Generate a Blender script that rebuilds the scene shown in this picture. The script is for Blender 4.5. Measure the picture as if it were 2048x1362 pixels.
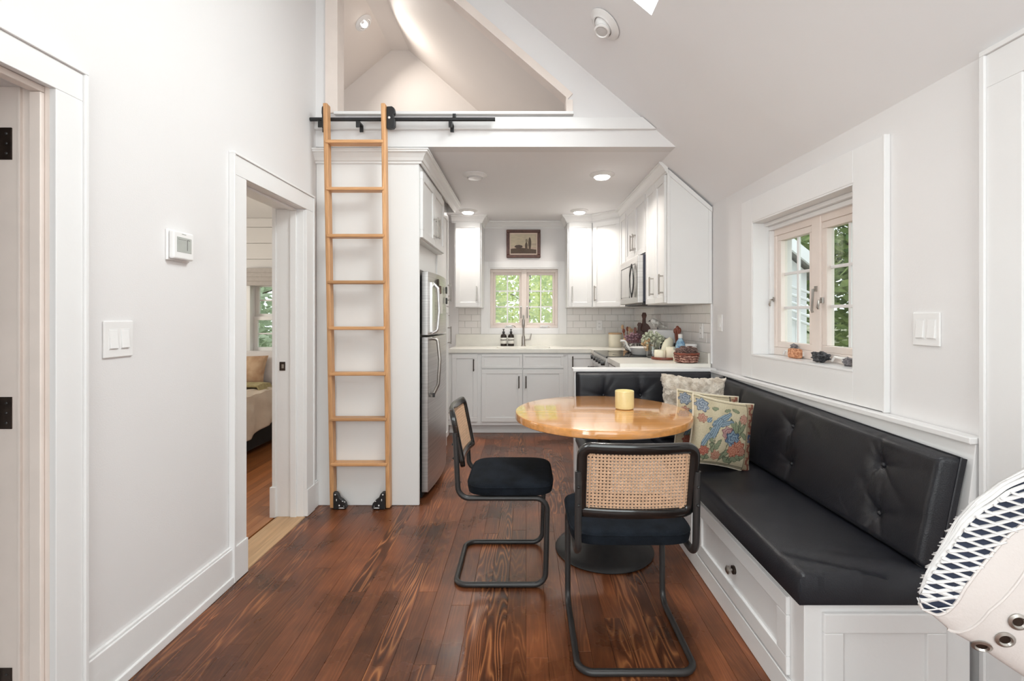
import bpy, bmesh, math, random
from mathutils import Vector, Matrix, noise
random.seed(7)
R = math.radians
for o in list(bpy.data.objects): bpy.data.objects.remove(o)
C = bpy.context.scene.collection
sc = bpy.context.scene
# ------------------------------------------------------------------ camera
cam = bpy.data.objects.new('camera', bpy.data.cameras.new('camera')); C.objects.link(cam)
cam.location = (0, 0, 1.26); cam.rotation_euler = (R(90), 0, 0)
cam.data.sensor_width = 36; cam.data.lens = 940/2048*36
cam.data.shift_x = -28/2048; cam.data.shift_y = -48/2048; cam.data.clip_start = .05
sc.camera = cam
# ------------------------------------------------------------------ sky (even overcast), exposure
w = bpy.data.worlds.new('sky'); sc.world = w; w.use_nodes = True
nt = w.node_tree; bg = nt.nodes['Background']
bg.inputs[0].default_value = (.90, .96, 1.0, 1); bg.inputs[1].default_value = 2.1
sc.view_settings.view_transform = 'Standard'; sc.view_settings.look = 'None'
sc.view_settings.exposure = -0.04; sc.view_settings.gamma = 1; sc.view_settings.use_curve_mapping = False

def area(name, loc, rot, sx, sy, power, col=(1, 1, 1), spread=None):
    l = bpy.data.lights.new(name, 'AREA'); l.shape = 'RECTANGLE'; l.size = sx; l.size_y = sy
    l.energy = power; l.color = col
    if spread: l.spread = R(spread)
    o = bpy.data.objects.new(name, l); C.objects.link(o); o.location = loc; o.rotation_euler = rot; return o
# sky lamp over the skylight; other three are fill, added outside invented windows
area('fill_rear', (0.0, -2.66, 1.9), (R(90), 0, 0), 2.3, 2.5, 70, (.97, .975, 1.0))  # added fill from behind the camera, outside the invented rear window
area('fill_left', (-1.66, -1.25, 1.7), (0, R(-90), 0), 1.5, 1.5, 80, (.97, .975, 1.0))  # added fill to brighten the right wall and sloping ceiling
area('daylight_skylight', (.42, 1.81, 3.20), (0, R(40), 0), 1.0, .95, 66, (.96, .975, 1.0))
area('fill_bedroom', (-4.36, 3.4, 1.5), (0, R(-90), 0), 1.0, 1.2, 42, (1.0, .90, .80))  # added fill to brighten the bedroom from out of view

# ------------------------------------------------------------------ materials
def mat(name, col, rough=.5, metal=0, **k):
    m = bpy.data.materials.new(name); m.use_nodes = True
    n = m.node_tree.nodes; l = m.node_tree.links; b = n['Principled BSDF']
    b.inputs['Base Color'].default_value = (*col, 1); b.inputs['Roughness'].default_value = rough
    b.inputs['Metallic'].default_value = metal
    for kk, vv in k.items():
        if kk in ('spec',): b.inputs['Specular IOR Level'].default_value = vv
        if kk == 'trans': b.inputs['Transmission Weight'].default_value = vv
        if kk == 'ior': b.inputs['IOR'].default_value = vv
        if kk == 'sss': b.inputs['Subsurface Weight'].default_value = vv
        if kk == 'coat': b.inputs['Coat Weight'].default_value = vv; b.inputs['Coat Roughness'].default_value = .08
        if kk == 'sheen': b.inputs['Sheen Weight'].default_value = vv
        if kk == 'emit': b.inputs['Emission Color'].default_value = (*vv[0], 1); b.inputs['Emission Strength'].default_value = vv[1]
    return m
def nd(m, t, **k):
    x = m.node_tree.nodes.new(t)
    for a, b in k.items(): setattr(x, a, b)
    return x
def lk(m, a, b): m.node_tree.links.new(a, b)
M_pane = None
def noisy(m, c1, c2, scale=(8, 8, 8), detail=4, bump=0, p0=.35, p1=.65, coord='Object', bscale=None):
    """procedural colour variation and relief"""
    b = m.node_tree.nodes['Principled BSDF']
    tc = nd(m, 'ShaderNodeTexCoord'); mp = nd(m, 'ShaderNodeMapping'); mp.inputs['Scale'].default_value = scale
    no = nd(m, 'ShaderNodeTexNoise'); no.inputs['Detail'].default_value = detail; no.inputs['Scale'].default_value = 1
    cr = nd(m, 'ShaderNodeValToRGB'); e = cr.color_ramp.elements
    e[0].position = p0; e[0].color = (*c1, 1); e[1].position = p1; e[1].color = (*c2, 1)
    lk(m, tc.outputs[coord], mp.inputs[0]); lk(m, mp.outputs[0], no.inputs['Vector'])
    lk(m, no.outputs['Fac'], cr.inputs[0]); lk(m, cr.outputs[0], b.inputs['Base Color'])
    if bump:
        bp = nd(m, 'ShaderNodeBump'); bp.inputs['Strength'].default_value = bump; bp.inputs['Distance'].default_value = .01
        src = no
        if bscale:
            n2 = nd(m, 'ShaderNodeTexNoise'); n2.inputs['Scale'].default_value = bscale; n2.inputs['Detail'].default_value = 3
            lk(m, tc.outputs[coord], n2.inputs['Vector']); src = n2
        lk(m, src.outputs['Fac'], bp.inputs['Height']); lk(m, bp.outputs[0], b.inputs['Normal'])
    return m
def flat_var(name, col, rough, var=.03, scale=3, bump=0, bscale=None, **k):
    m = mat(name, col, rough, **k)
    c1 = tuple(max(0, c*(1-var)) for c in col); c2 = tuple(min(1, c*(1+var)) for c in col)
    return noisy(m, c1, c2, (scale,)*3, 3, bump, .3, .7, 'Object', bscale)
M = {}
M['wall'] = flat_var('wall_paint', (.80, .775, .77), .55, .012, 1.5, .05, 180)
M['ceil'] = flat_var('ceiling_paint', (.88, .865, .87), .7, .012, 1.5)
M['loftwall'] = flat_var('loft_paint', (.80, .73, .68), .6, .012, 1.5)
M['trim'] = flat_var('trim_paint', (.84, .825, .82), .32, .012, 4, .04, 60)
M['cab'] = flat_var('cabinet_paint', (.83, .82, .81), .35, .01, 4)
M['pinkwood'] = flat_var('primed_wood', (.84, .74, .68), .42, .03, 9)
M['quartz'] = flat_var('quartz', (.84, .81, .74), .22, .02, 14)
M['tile'] = flat_var('tile_glaze', (.80, .765, .74), .12, .02, 2)
M['grout'] = flat_var('grout', (.56, .53, .50), .8, .05, 40)
M['blackmetal'] = flat_var('black_metal', (.018, .018, .019), .38, .15, 30)
M['graymetal'] = flat_var('gunmetal_tube', (.045, .043, .043), .36, .12, 12, metal=.4)
M['nickel'] = flat_var('brushed_nickel', (.42, .39, .36), .3, .06, 40, metal=.9)
M['bronze'] = flat_var('dark_bronze', (.05, .035, .028), .35, .3, 30, metal=.7)
M['steel'] = noisy(mat('stainless', (.55, .53, .52), .3, .9), (.50, .48, .47), (.62, .60, .585), (2, 2, 160), 2, .02)
M['steel2'] = noisy(mat('stainless_light', (.66, .65, .64), .28, .8), (.62, .60, .59), (.72, .71, .70), (2, 160, 2), 2, .02)
M['darkglass'] = mat('black_glass', (.012, .012, .014), .06, 0, spec=.7)
M['mwside'] = flat_var('microwave_side', (.035, .038, .06), .4, .1, 9)
M['glass'] = mat('glass', (1, 1, 1), 0.0, 0, trans=1, ior=1.45)
def panemat():
    m = bpy.data.materials.new('window_glass'); m.use_nodes = True; n = m.node_tree.nodes; n.remove(n['Principled BSDF'])
    out = n['Material Output']; tr = nd(m, 'ShaderNodeBsdfTransparent'); gl = nd(m, 'ShaderNodeBsdfGlossy'); lw = nd(m, 'ShaderNodeLayerWeight'); pw = nd(m, 'ShaderNodeMath', operation='POWER'); pw.inputs[1].default_value = 5; fn = nd(m, 'ShaderNodeMath', operation='MULTIPLY_ADD'); mx = nd(m, 'ShaderNodeMixShader')
    tr.inputs[0].default_value = (.96, .985, .97, 1); gl.inputs['Roughness'].default_value = .02; lk(m, lw.outputs['Facing'], pw.inputs[0]); lk(m, pw.outputs[0], fn.inputs[0]); fn.inputs[1].default_value = .9; fn.inputs[2].default_value = .03
    lk(m, fn.outputs[0], mx.inputs[0]); lk(m, tr.outputs[0], mx.inputs[1]); lk(m, gl.outputs[0], mx.inputs[2]); lk(m, mx.outputs[0], out.inputs[0]); return m
M['pane'] = panemat()
M['leather'] = flat_var('black_vinyl', (.013, .0135, .018), .36, .12, 7, .12, 260, spec=.45)
M['velvet'] = flat_var('black_velvet', (.007, .0095, .014), .95, .5, 12, .3, 300, spec=.2)
M['blacklac'] = mat('black_lacquer', (.008, .008, .008), .16, 0, spec=.55, coat=.4)
M['cane'] = flat_var('cane', (.62, .40, .26), .55, .12, 60, .1, 300)
M['plastic'] = flat_var('white_plastic', (.86, .84, .83), .3, .01, 9)
M['lcd'] = flat_var('grey_lcd', (.42, .43, .40), .2, .06, 20)
M['lens_off'] = flat_var('lamp_glass_off', (.62, .60, .59), .25, .05, 30)
M['lens_on'] = mat('lamp_on', (1, 1, 1), .5, emit=((1, .97, .92), 14))
M['frame_brown'] = flat_var('picture_frame_wood', (.10, .035, .022), .35, .3, 40)
M['mat_board'] = flat_var('mat_board', (.80, .66, .56), .8, .03, 40)
M['cream'] = flat_var('cream_ceramic', (.80, .74, .60), .35, .03, 14)
M['wax'] = flat_var('candle_wax', (.86, .78, .62), .5, .04, 14, sss=.15)
M['candleglass'] = flat_var('candle_yellow', (.86, .72, .36), .2, .04, 12, coat=.5)
M['whiteglaze'] = flat_var('white_glaze', (.82, .79, .76), .22, .03, 14)
M['darkwood'] = flat_var('dark_wood', (.10, .035, .022), .45, .35, 25)
M['redwood'] = flat_var('red_wood', (.22, .055, .03), .4, .25, 25)
M['lightwood'] = flat_var('light_wood', (.52, .33, .19), .5, .15, 25)
M['soap_brown'] = mat('amber_bottle', (.02, .012, .008), .12)
M['label'] = flat_var('paper_label', (.72, .70, .64), .7, .1, 200)
M['blueglass'] = noisy(mat('blue_liquid', (.05, .25, .5), .1), (.02, .12, .35), (.45, .68, .8), (30, 30, 30), 2)
M['basket'] = noisy(mat('basket', (.3, .1, .07), .6), (.14, .03, .02), (.62, .36, .28), (70, 70, 70), 3, .5)
M['pine'] = noisy(mat('pinecone', (.2, .1, .08), .7), (.07, .03, .025), (.42, .28, .24), (90, 90, 90), 3, .6)
M['patt'] = noisy(mat('patterned_bowl', (.7, .7, .65), .35), (.16, .13, .12), (.78, .74, .66), (60, 60, 60), 2, 0, .46, .54)
M['drygreen'] = flat_var('dried_flower', (.42, .44, .33), .8, .4, 60)
M['dryorange'] = flat_var('dried_flower_tan', (.50, .33, .18), .8, .4, 60)
M['mauve'] = flat_var('dried_mauve', (.30, .17, .20), .8, .4, 60)
M['bird'] = noisy(mat('bird_glaze', (.7, .68, .64), .4), (.35, .32, .29), (.80, .77, .73), (30, 30, 30), 2, 0, .4, .6)
M['rock_o'] = noisy(mat('rock_orange', (.6, .3, .15), .8), (.40, .14, .06), (.80, .42, .24), (90, 90, 90), 4, .8)
M['rock_b'] = noisy(mat('rock_black', (.04, .04, .045), .6), (.015, .015, .018), (.11, .11, .12), (80, 80, 80), 4, .8)
M['rock_g'] = noisy(mat('rock_grey', (.2, .19, .2), .8), (.11, .10, .11), (.34, .32, .33), (90, 90, 90), 4, .8)
M['duvet'] = flat_var('linen', (.66, .55, .45), .9, .06, 9, .2, 90)
M['sheet'] = flat_var('white_sheet', (.72, .68, .68), .9, .04, 9)
M['throw'] = flat_var('olive_throw', (.40, .33, .17), .95, .15, 30, .4, 120)
M['bedblack'] = flat_var('bed_base', (.012, .012, .013), .8, .2, 9)
M['tanpillow'] = noisy(mat('tan_pillow', (.5, .33, .2), .9), (.42, .25, .15), (.60, .42, .28), (9, 9, 9), 3, .2)
M['shade'] = flat_var('roman_shade', (.52, .48, .46), .9, .05, 30)
M['fur'] = noisy(mat('shaggy_fleece', (.68, .58, .48), .95, sheen=.4), (.50, .41, .32), (.78, .70, .60), (26, 26, 26), 4, .9, .35, .6, 'Object', 110)
M['piping'] = flat_var('cream_cord', (.74, .66, .52), .8, .1, 60)
M['navy'] = flat_var('navy_mesh', (.012, .018, .04), .8, .2, 60)
M['wleather'] = flat_var('white_leather', (.60, .545, .52), .45, .03, 8, .08, 200)
M['wstrap'] = flat_var('white_strap', (.66, .635, .625), .5, .03, 30)
M['mirror'] = flat_var('mirror_white', (.66, .65, .64), .25, .03, 3, metal=.3)
M['grass'] = noisy(mat('grass', (.2, .25, .1), .95), (.14, .17, .07), (.40, .36, .26), (.6, .6, .6), 5)
M['leafbright'] = None
def leafmat(name, c1, c2):
    m = mat(name, c1, .7); noisy(m, c1, c2, (3.2, 3.2, 3.2), 5, 0, .38, .62)
    b = m.node_tree.nodes['Principled BSDF']; out = m.node_tree.nodes['Material Output']
    tr = nd(m, 'ShaderNodeBsdfTranslucent'); mx = nd(m, 'ShaderNodeMixShader'); mx.inputs[0].default_value = .5
    src = b.inputs['Base Color'].links[0].from_socket
    lk(m, src, tr.inputs[0]); lk(m, b.outputs[0], mx.inputs[1]); lk(m, tr.outputs[0], mx.inputs[2]); lk(m, mx.outputs[0], out.inputs[0])
    return m
M['leafbright'] = leafmat('leaf_bright', (.36, .48, .08), (.84, .86, .30))
M['leafdark'] = leafmat('leaf_dark', (.12, .20, .07), (.42, .50, .20))
M['leafpale'] = leafmat('leaf_pale', (.35, .42, .30), (.70, .78, .62))
M['bark'] = flat_var('bark', (.10, .075, .055), .9, .3, 12)
M['siding'] = flat_var('white_siding', (.78, .78, .80), .6, .03, 6)
M['roofgrey'] = flat_var('roof_grey', (.30, .29, .28), .9, .2, 20)

def colattr(name, rough=.85, bump=.3, bs=200):
    m = mat(name, (1, 1, 1), rough); a = nd(m, 'ShaderNodeVertexColor', layer_name='Col')
    b = m.node_tree.nodes['Principled BSDF']; lk(m, a.outputs[0], b.inputs['Base Color'])
    if bump:
        tc = nd(m, 'ShaderNodeTexCoord'); n2 = nd(m, 'ShaderNodeTexNoise'); n2.inputs['Scale'].default_value = bs
        bp = nd(m, 'ShaderNodeBump'); bp.inputs['Strength'].default_value = bump; bp.inputs['Distance'].default_value = .003
        lk(m, tc.outputs['Object'], n2.inputs['Vector']); lk(m, n2.outputs['Fac'], bp.inputs['Height']); lk(m, bp.outputs[0], b.inputs['Normal'])
    return m
M['tapestry'] = colattr('tapestry_weave')
M['print'] = colattr('picture_print', .6, 0)

def woodmat(name, dark, mid, light, rough, rings, axis='Y', wear=None, stretch=.10, sx=7.0, thr=(.30, .62, .9), coat=0, figure=1.0):
    """fir figure: contour lines of a stretched noise field, offset per board"""
    m = mat(name, mid, rough); b = m.node_tree.nodes['Principled BSDF']
    if coat: b.inputs['Coat Weight'].default_value = coat; b.inputs['Coat Roughness'].default_value = .06
    tc = nd(m, 'ShaderNodeTexCoord'); oi = nd(m, 'ShaderNodeObjectInfo')
    mp = nd(m, 'ShaderNodeMapping')
    s = (sx, sx*stretch, sx) if axis == 'Y' else ((sx*stretch, sx, sx) if axis == 'X' else (sx, sx, sx*stretch))
    mp.inputs['Scale'].default_value = s
    off = nd(m, 'ShaderNodeVectorMath', operation='SCALE'); cx = nd(m, 'ShaderNodeCombineXYZ')
    for i in range(3): lk(m, oi.outputs['Random'], cx.inputs[i])
    lk(m, cx.outputs[0], off.inputs[0]); off.inputs['Scale'].default_value = 61.0
    add = nd(m, 'ShaderNodeVectorMath', operation='ADD')
    lk(m, tc.outputs['Object'], mp.inputs[0]); lk(m, mp.outputs[0], add.inputs[0]); lk(m, off.outputs[0], add.inputs[1])
    n1 = nd(m, 'ShaderNodeTexNoise'); n1.inputs['Scale'].default_value = 1; n1.inputs['Detail'].default_value = 2.2; n1.inputs['Roughness'].default_value = .45
    lk(m, add.outputs[0], n1.inputs['Vector'])
    mu = nd(m, 'ShaderNodeMath', operation='MULTIPLY'); mu.inputs[1].default_value = rings; lk(m, n1.outputs['Fac'], mu.inputs[0])
    fr = nd(m, 'ShaderNodeMath', operation='PINGPONG'); fr.inputs[1].default_value = 1; lk(m, mu.outputs[0], fr.inputs[0])
    cr = nd(m, 'ShaderNodeValToRGB'); e = cr.color_ramp.elements
    e[0].position = thr[0]; e[0].color = (*dark, 1); e[1].position = thr[2]; e[1].color = (*light, 1)
    x = cr.color_ramp.elements.new(thr[1]); x.color = (*mid, 1)
    lk(m, fr.outputs[0], cr.inputs[0])
    # fine fibre
    mp2 = nd(m, 'ShaderNodeMapping'); s2 = tuple(v*(14 if v == sx else 5) for v in s); mp2.inputs['Scale'].default_value = s2
    n2 = nd(m, 'ShaderNodeTexNoise'); n2.inputs['Scale'].default_value = 1; n2.inputs['Detail'].default_value = 3
    lk(m, tc.outputs['Object'], mp2.inputs[0]); lk(m, mp2.outputs[0], n2.inputs['Vector'])
    # board-to-board tone and figure strength
    mr = nd(m, 'ShaderNodeMapRange'); mr.inputs['To Min'].default_value = .72; mr.inputs['To Max'].default_value = 1.22
    lk(m, oi.outputs['Random'], mr.inputs['Value'])
    fm = nd(m, 'ShaderNodeMath', operation='MULTIPLY'); fm.inputs[1].default_value = 7.31; lk(m, oi.outputs['Random'], fm.inputs[0])
    ff = nd(m, 'ShaderNodeMath', operation='FRACT'); lk(m, fm.outputs[0], ff.inputs[0])
    f2 = nd(m, 'ShaderNodeMapRange'); f2.inputs['From Min'].default_value = .58; f2.inputs['To Min'].default_value = .12; f2.inputs['To Max'].default_value = figure
    lk(m, ff.outputs[0], f2.inputs['Value'])
    mix0 = nd(m, 'ShaderNodeMix', data_type='RGBA'); lk(m, f2.outputs[0], mix0.inputs[0]); mix0.inputs[6].default_value = (*mid, 1); lk(m, cr.outputs[0], mix0.inputs[7])
    fib = nd(m, 'ShaderNodeMapRange'); fib.inputs['To Min'].default_value = .62; fib.inputs['To Max'].default_value = 1.38; lk(m, n2.outputs['Fac'], fib.inputs['Value'])
    m1 = nd(m, 'ShaderNodeMath', operation='MULTIPLY'); lk(m, mr.outputs[0], m1.inputs[0]); lk(m, fib.outputs[0], m1.inputs[1])
    last = m1
    if wear:
        n3 = nd(m, 'ShaderNodeTexNoise'); n3.inputs['Scale'].default_value = 2.6; n3.inputs['Detail'].default_value = 5
        geo = nd(m, 'ShaderNodeNewGeometry'); lk(m, geo.outputs['Position'], n3.inputs['Vector'])
        w2 = nd(m, 'ShaderNodeMapRange'); w2.inputs['From Min'].default_value = .3; w2.inputs['From Max'].default_value = .7
        w2.inputs['To Min'].default_value = 1-wear; w2.inputs['To Max'].default_value = 1+wear; lk(m, n3.outputs['Fac'], w2.inputs['Value'])
        m2 = nd(m, 'ShaderNodeMath', operation='MULTIPLY'); lk(m, last.outputs[0], m2.inputs[0]); lk(m, w2.outputs[0], m2.inputs[1]); last = m2
        rr = nd(m, 'ShaderNodeMapRange'); rr.inputs['To Min'].default_value = rough-.10; rr.inputs['To Max'].default_value = rough+.16
        lk(m, n3.outputs['Fac'], rr.inputs['Value']); lk(m, rr.outputs[0], b.inputs['Roughness'])
    sc2 = nd(m, 'ShaderNodeVectorMath', operation='SCALE'); lk(m, mix0.outputs[2], sc2.inputs[0]); lk(m, last.outputs[0], sc2.inputs['Scale'])
    lk(m, sc2.outputs[0], b.inputs['Base Color'])
    bp = nd(m, 'ShaderNodeBump'); bp.inputs['Strength'].default_value = .12; bp.inputs['Distance'].default_value = .002
    lk(m, n2.outputs['Fac'], bp.inputs['Height']); lk(m, bp.outputs[0], b.inputs['Normal'])
    return m
M['fir'] = woodmat('stained_fir', (.055, .017, .008), (.165, .052, .020), (.40, .16, .058), .26, 40, 'Y', .62, figure=.9, sx=9.0, thr=(.22, .66, .97))
M['oakbed'] = woodmat('orange_oak', (.34, .115, .035), (.46, .17, .055), (.56, .24, .09), .35, 12, 'Y', figure=.6)
M['threshold'] = woodmat('pale_threshold', (.30, .17, .085), (.46, .29, .16), (.56, .38, .22), .45, 14, 'Y', figure=.9)
M['maple'] = woodmat('honey_maple', (.46, .19, .055), (.58, .26, .08), (.66, .32, .11), .12, 8, 'X', coat=.9, sx=5, figure=.7)
M['ladderwood'] = woodmat('ladder_oak', (.50, .25, .105), (.60, .32, .145), (.68, .39, .19), .42, 10, 'Z', sx=14, figure=.6)
M['rungwood'] = woodmat('rung_oak', (.50, .25, .105), (.60, .32, .145), (.68, .39, .19), .42, 10, 'X', sx=14, figure=.6)

# ------------------------------------------------------------------ mesh builder
class B:
    def __init__(s): s.v = []; s.f = []; s.M = None; s.col = None
    def _a(s, vs, fs):
        n = len(s.v)
        if s.M is not None: vs = [tuple(s.M @ Vector(q)) for q in vs]
        s.v += [tuple(q) for q in vs]; s.f += [tuple(i+n for i in q) for q in fs]; return s
    def box(s, x0, x1, y0, y1, z0, z1):
        return s._a([(x0,y0,z0),(x1,y0,z0),(x1,y1,z0),(x0,y1,z0),(x0,y0,z1),(x1,y0,z1),(x1,y1,z1),(x0,y1,z1)],
                    [(0,3,2,1),(4,5,6,7),(0,1,5,4),(1,2,6,5),(2,3,7,6),(3,0,4,7)])
    def hexa(s, bot, top):   # 4 bottom corners, 4 top corners (ccw from above)
        return s._a(list(bot)+list(top), [(0,3,2,1),(4,5,6,7),(0,1,5,4),(1,2,6,5),(2,3,7,6),(3,0,4,7)])
    def prism(s, poly, d, off):  # poly: list of 3D points; extruded by vector d*off
        n = len(poly); d = Vector(d)*off
        a = [Vector(p) for p in poly]; b = [p+d for p in a]
        fs = [tuple(range(n))[::-1], tuple(range(n, 2*n))] + [(i, (i+1) % n, n+(i+1) % n, n+i) for i in range(n)]
        return s._a(a+b, fs)
    def lathe(s, prof, c=(0,0,0), n=24, cap=True):
        vs = []; fs = []
        for r, z in prof:
            for i in range(n):
                a = 2*math.pi*i/n; vs.append((c[0]+r*math.cos(a), c[1]+r*math.sin(a), c[2]+z))
        for j in range(len(prof)-1):
            for i in range(n):
                k = (i+1) % n; fs.append((j*n+i, j*n+k, (j+1)*n+k, (j+1)*n+i))
        if cap: fs.append(tuple(range(n))[::-1]); fs.append(tuple(range((len(prof)-1)*n, len(prof)*n)))
        return s._a(vs, fs)
    def tube(s, pts, r, n=10, closed=False):
        P = [Vector(p) for p in pts]; m = len(P); vs = []; fs = []
        rs = r if isinstance(r, (list, tuple)) else [r]*m
        T = []
        for i in range(m):
            if closed: t = (P[(i+1) % m]-P[i-1])
            else: t = P[min(i+1, m-1)]-P[max(i-1, 0)]
            T.append(t.normalized())
        u = T[0].orthogonal().normalized()
        for i in range(m):
            u = (u - T[i]*u.dot(T[i])).normalized(); v = T[i].cross(u)
            for k in range(n):
                a = 2*math.pi*k/n; vs.append(P[i]+(u*math.cos(a)+v*math.sin(a))*rs[i])
        for i in range(m if closed else m-1):
            j = (i+1) % m
            for k in range(n):
                l = (k+1) % n; fs.append((i*n+k, i*n+l, j*n+l, j*n+k))
        if not closed: fs.append(tuple(range(n))[::-1]); fs.append(tuple(range((m-1)*n, m*n)))
        return s._a(vs, fs)
    def ball(s, c, r, n=12, m=8, jit=0, seed=0):
        rx, ry, rz = r if isinstance(r, (tuple, list)) else (r, r, r); vs = []; fs = []
        for j in range(m+1):
            ph = math.pi*j/m
            for i in range(n):
                th = 2*math.pi*i/n; d = Vector((math.sin(ph)*math.cos(th), math.sin(ph)*math.sin(th), -math.cos(ph)))
                k = 1+(jit*noise.noise(d*2.3+Vector((seed, seed*.7, 3.1))) if jit else 0)
                vs.append((c[0]+d.x*rx*k, c[1]+d.y*ry*k, c[2]+d.z*rz*k))
        for j in range(m):
            for i in range(n):
                k = (i+1) % n; fs.append((j*n+i, j*n+k, (j+1)*n+k, (j+1)*n+i))
        return s._a(vs, fs)
    def grid(s, fn, nu, nv, flip=False):
        vs = [fn(i/nu, j/nv) for j in range(nv+1) for i in range(nu+1)]
        q = [(j*(nu+1)+i, j*(nu+1)+i+1, (j+1)*(nu+1)+i+1, (j+1)*(nu+1)+i) for j in range(nv) for i in range(nu)]
        if flip: q = [t[::-1] for t in q]
        return s._a(vs, q)
    def build(s, name, m, parent=None, smooth=False, bevel=0, seg=2, solid=0, fix=True, local=False):
        me = bpy.data.meshes.new(name)
        off = Vector((0, 0, 0))
        if parent is not None and not local: off = WL.get(parent.name, Vector((0, 0, 0)))
        me.from_pydata([tuple(Vector(q)-off) for q in s.v], [], s.f)
        if s.col:
            a = me.color_attributes.new('Col', 'FLOAT_COLOR', 'POINT')
            for i, c in enumerate(s.col): a.data[i].color = (*c, 1)
        if fix:
            bm = bmesh.new(); bm.from_mesh(me); bmesh.ops.recalc_face_normals(bm, faces=bm.faces); bm.to_mesh(me); bm.free()
        if smooth:
            me.shade_smooth()
            try: me.set_sharp_from_angle(angle=R(42))
            except Exception: pass
        me.materials.append(M[m] if isinstance(m, str) else m)
        o = bpy.data.objects.new(name, me); C.objects.link(o)
        if parent is not None: o.parent = parent; WL[o.name] = off
        if bevel:
            b = o.modifiers.new('bevel', 'BEVEL'); b.width = bevel; b.segments = seg; b.limit_method = 'ANGLE'; b.angle_limit = R(40)
        if solid:
            b = o.modifiers.new('solid', 'SOLIDIFY'); b.thickness = solid; b.offset = -1
        return o
WL = {}
def thing(name, label, cat, loc=(0,0,0), group=None, rot=None):
    o = bpy.data.objects.new(name, None); C.objects.link(o); o.location = loc; o.empty_display_size = .05
    if rot: o.rotation_euler = rot
    WL[o.name] = Vector(loc); o['label'] = label; o['category'] = cat
    if group: o['group'] = group
    return o
def tag(o, label, cat, group=None):
    o['label'] = label; o['category'] = cat
    if group: o['group'] = group
    return o
def struct(o, label=None):
    o['kind'] = 'structure'
    if label: o['label'] = label
    return o
def setorg(o):
    """move a world-coordinate mesh's origin to the middle of its base"""
    me = o.data; xs = [v.co for v in me.vertices]
    c = Vector(((min(v.x for v in xs)+max(v.x for v in xs))/2, (min(v.y for v in xs)+max(v.y for v in xs))/2, min(v.z for v in xs)))
    me.transform(Matrix.Translation(-c)); o.location = c; return o
def copy_tree(o, parent=None):
    c = o.copy(); C.objects.link(c)
    if parent: c.parent = parent
    for ch in list(o.children): copy_tree(ch, c)
    return c
def fillet(pts, r, n=6):
    P = [Vector(p) for p in pts]; out = [P[0]]
    for i in range(1, len(P)-1):
        a, b, c = P[i-1], P[i], P[i+1]; u = (a-b); v = (c-b); lu, lv = u.length, v.length; u.normalize(); v.normalize()
        ang = u.angle(v); d = min(r/math.tan(ang/2), lu*.49, lv*.49); rr = d*math.tan(ang/2)
        p0 = b+u*d; p1 = b+v*d; ctr = b+(u+v).normalized()*(rr/math.sin(ang/2))
        for k in range(n+1):
            t = k/n; q = (p0-ctr).lerp(p1-ctr, t)
            out.append(ctr+q.normalized()*rr)
    out.append(P[-1]); return out
def fr(o, u, w_):   # frame: a along u, b up, c along outward normal w_
    u = Vector(u).normalized(); w_ = Vector(w_).normalized()
    return Matrix(((u.x, 0, w_.x, o[0]), (u.y, 0, w_.y, o[1]), (u.z, 1, w_.z, o[2]), (0, 0, 0, 1)))

XW = lambda y: 1.364-.0347*(y-3.349)          # face of the right wall (slightly out of square)
XL = -1.40; YG = 3.13; ZC = 2.39; YB = 5.58; ZE = 2.072; XR, ZR = -1.389, 4.42
roofX = lambda s, y: XW(y)+s*(XR-XW(y))
roofZ = lambda s: ZE+s*(ZR-ZE)
def roof_at(x, y): return roofZ((XW(y)-x)/(XW(y)-XR))

# ------------------------------------------------------------------ setting: floor
b = B(); b.box(-1.62, 1.62, -2.6, 5.7, -.12, -.012); floor = struct(b.build('floor', 'fir'))
W = .0815; x = -1.385; k = 0
while x < 1.36:
    y = -.3-random.random()*.8
    while y < 5.55:
        L = random.choice([1.1, 1.5, 1.9, 2.4, 3.0])*(.85+.3*random.random()); y1 = min(y+L, 5.56)
        if y1-y < .2: break
        b = B(); b.box(x+.0003, x+W-.0003, y+.0003, y1-.0003, -.012, random.uniform(-.0006, .0004))
        xx = x
        o = b.build('plank', 'fir', floor, bevel=.0006, seg=1)
        y = y1; k += 1
    x += W
# bedroom floor
b = B(); b.box(-4.25, -1.56, 1.9, 5.1, -.12, -.012); fb = struct(b.build('floor', 'oakbed'), 'orange wooden floor of the bedroom')
x = -3.2; 
while x < -1.58:
    y = 2.0-random.random()*.6
    while y < 5.0:
        y1 = min(y+random.uniform(.9, 1.8), 5.0)
        if y1-y < .1: break
        b = B(); b.box(x+.0005, x+.0595, y+.0005, y1-.0005, -.012, 0); b.build('plank', 'oakbed', fb); y = y1
    x += .06
b = B(); b.box(-1.565, -1.386, 2.325, 2.955, -.012, .004); struct(b.build('trim_1', 'threshold', bevel=.004), 'pale wooden threshold in the bedroom doorway')

# ------------------------------------------------------------------ setting: walls
TW = .16; XO = XL-TW
b = B()
b.box(XO, XL, -2.5, -2.0, 0, 4.6); b.box(XO, XL, -2.0, -.5, 0, .95); b.box(XO, XL, -2.0, -.5, 2.45, 4.6); b.box(XO, XL, -.5, .58, 0, 4.6); b.box(XO, XL, .58, 1.385, 1.935, 4.6); b.box(XO, XL, 1.385, 2.315, 0, 4.6)  # opening behind the camera is added to admit fill light
b.box(XO, XL, 2.315, 2.965, 1.945, 4.6); b.box(XO, XL, 2.965, YG+.1, 0, 4.6); b.box(XO, XL, YG+.1, YB+.1, 0, ZC)
struct(b.build('wall_left', 'wall', fix=False))
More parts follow.
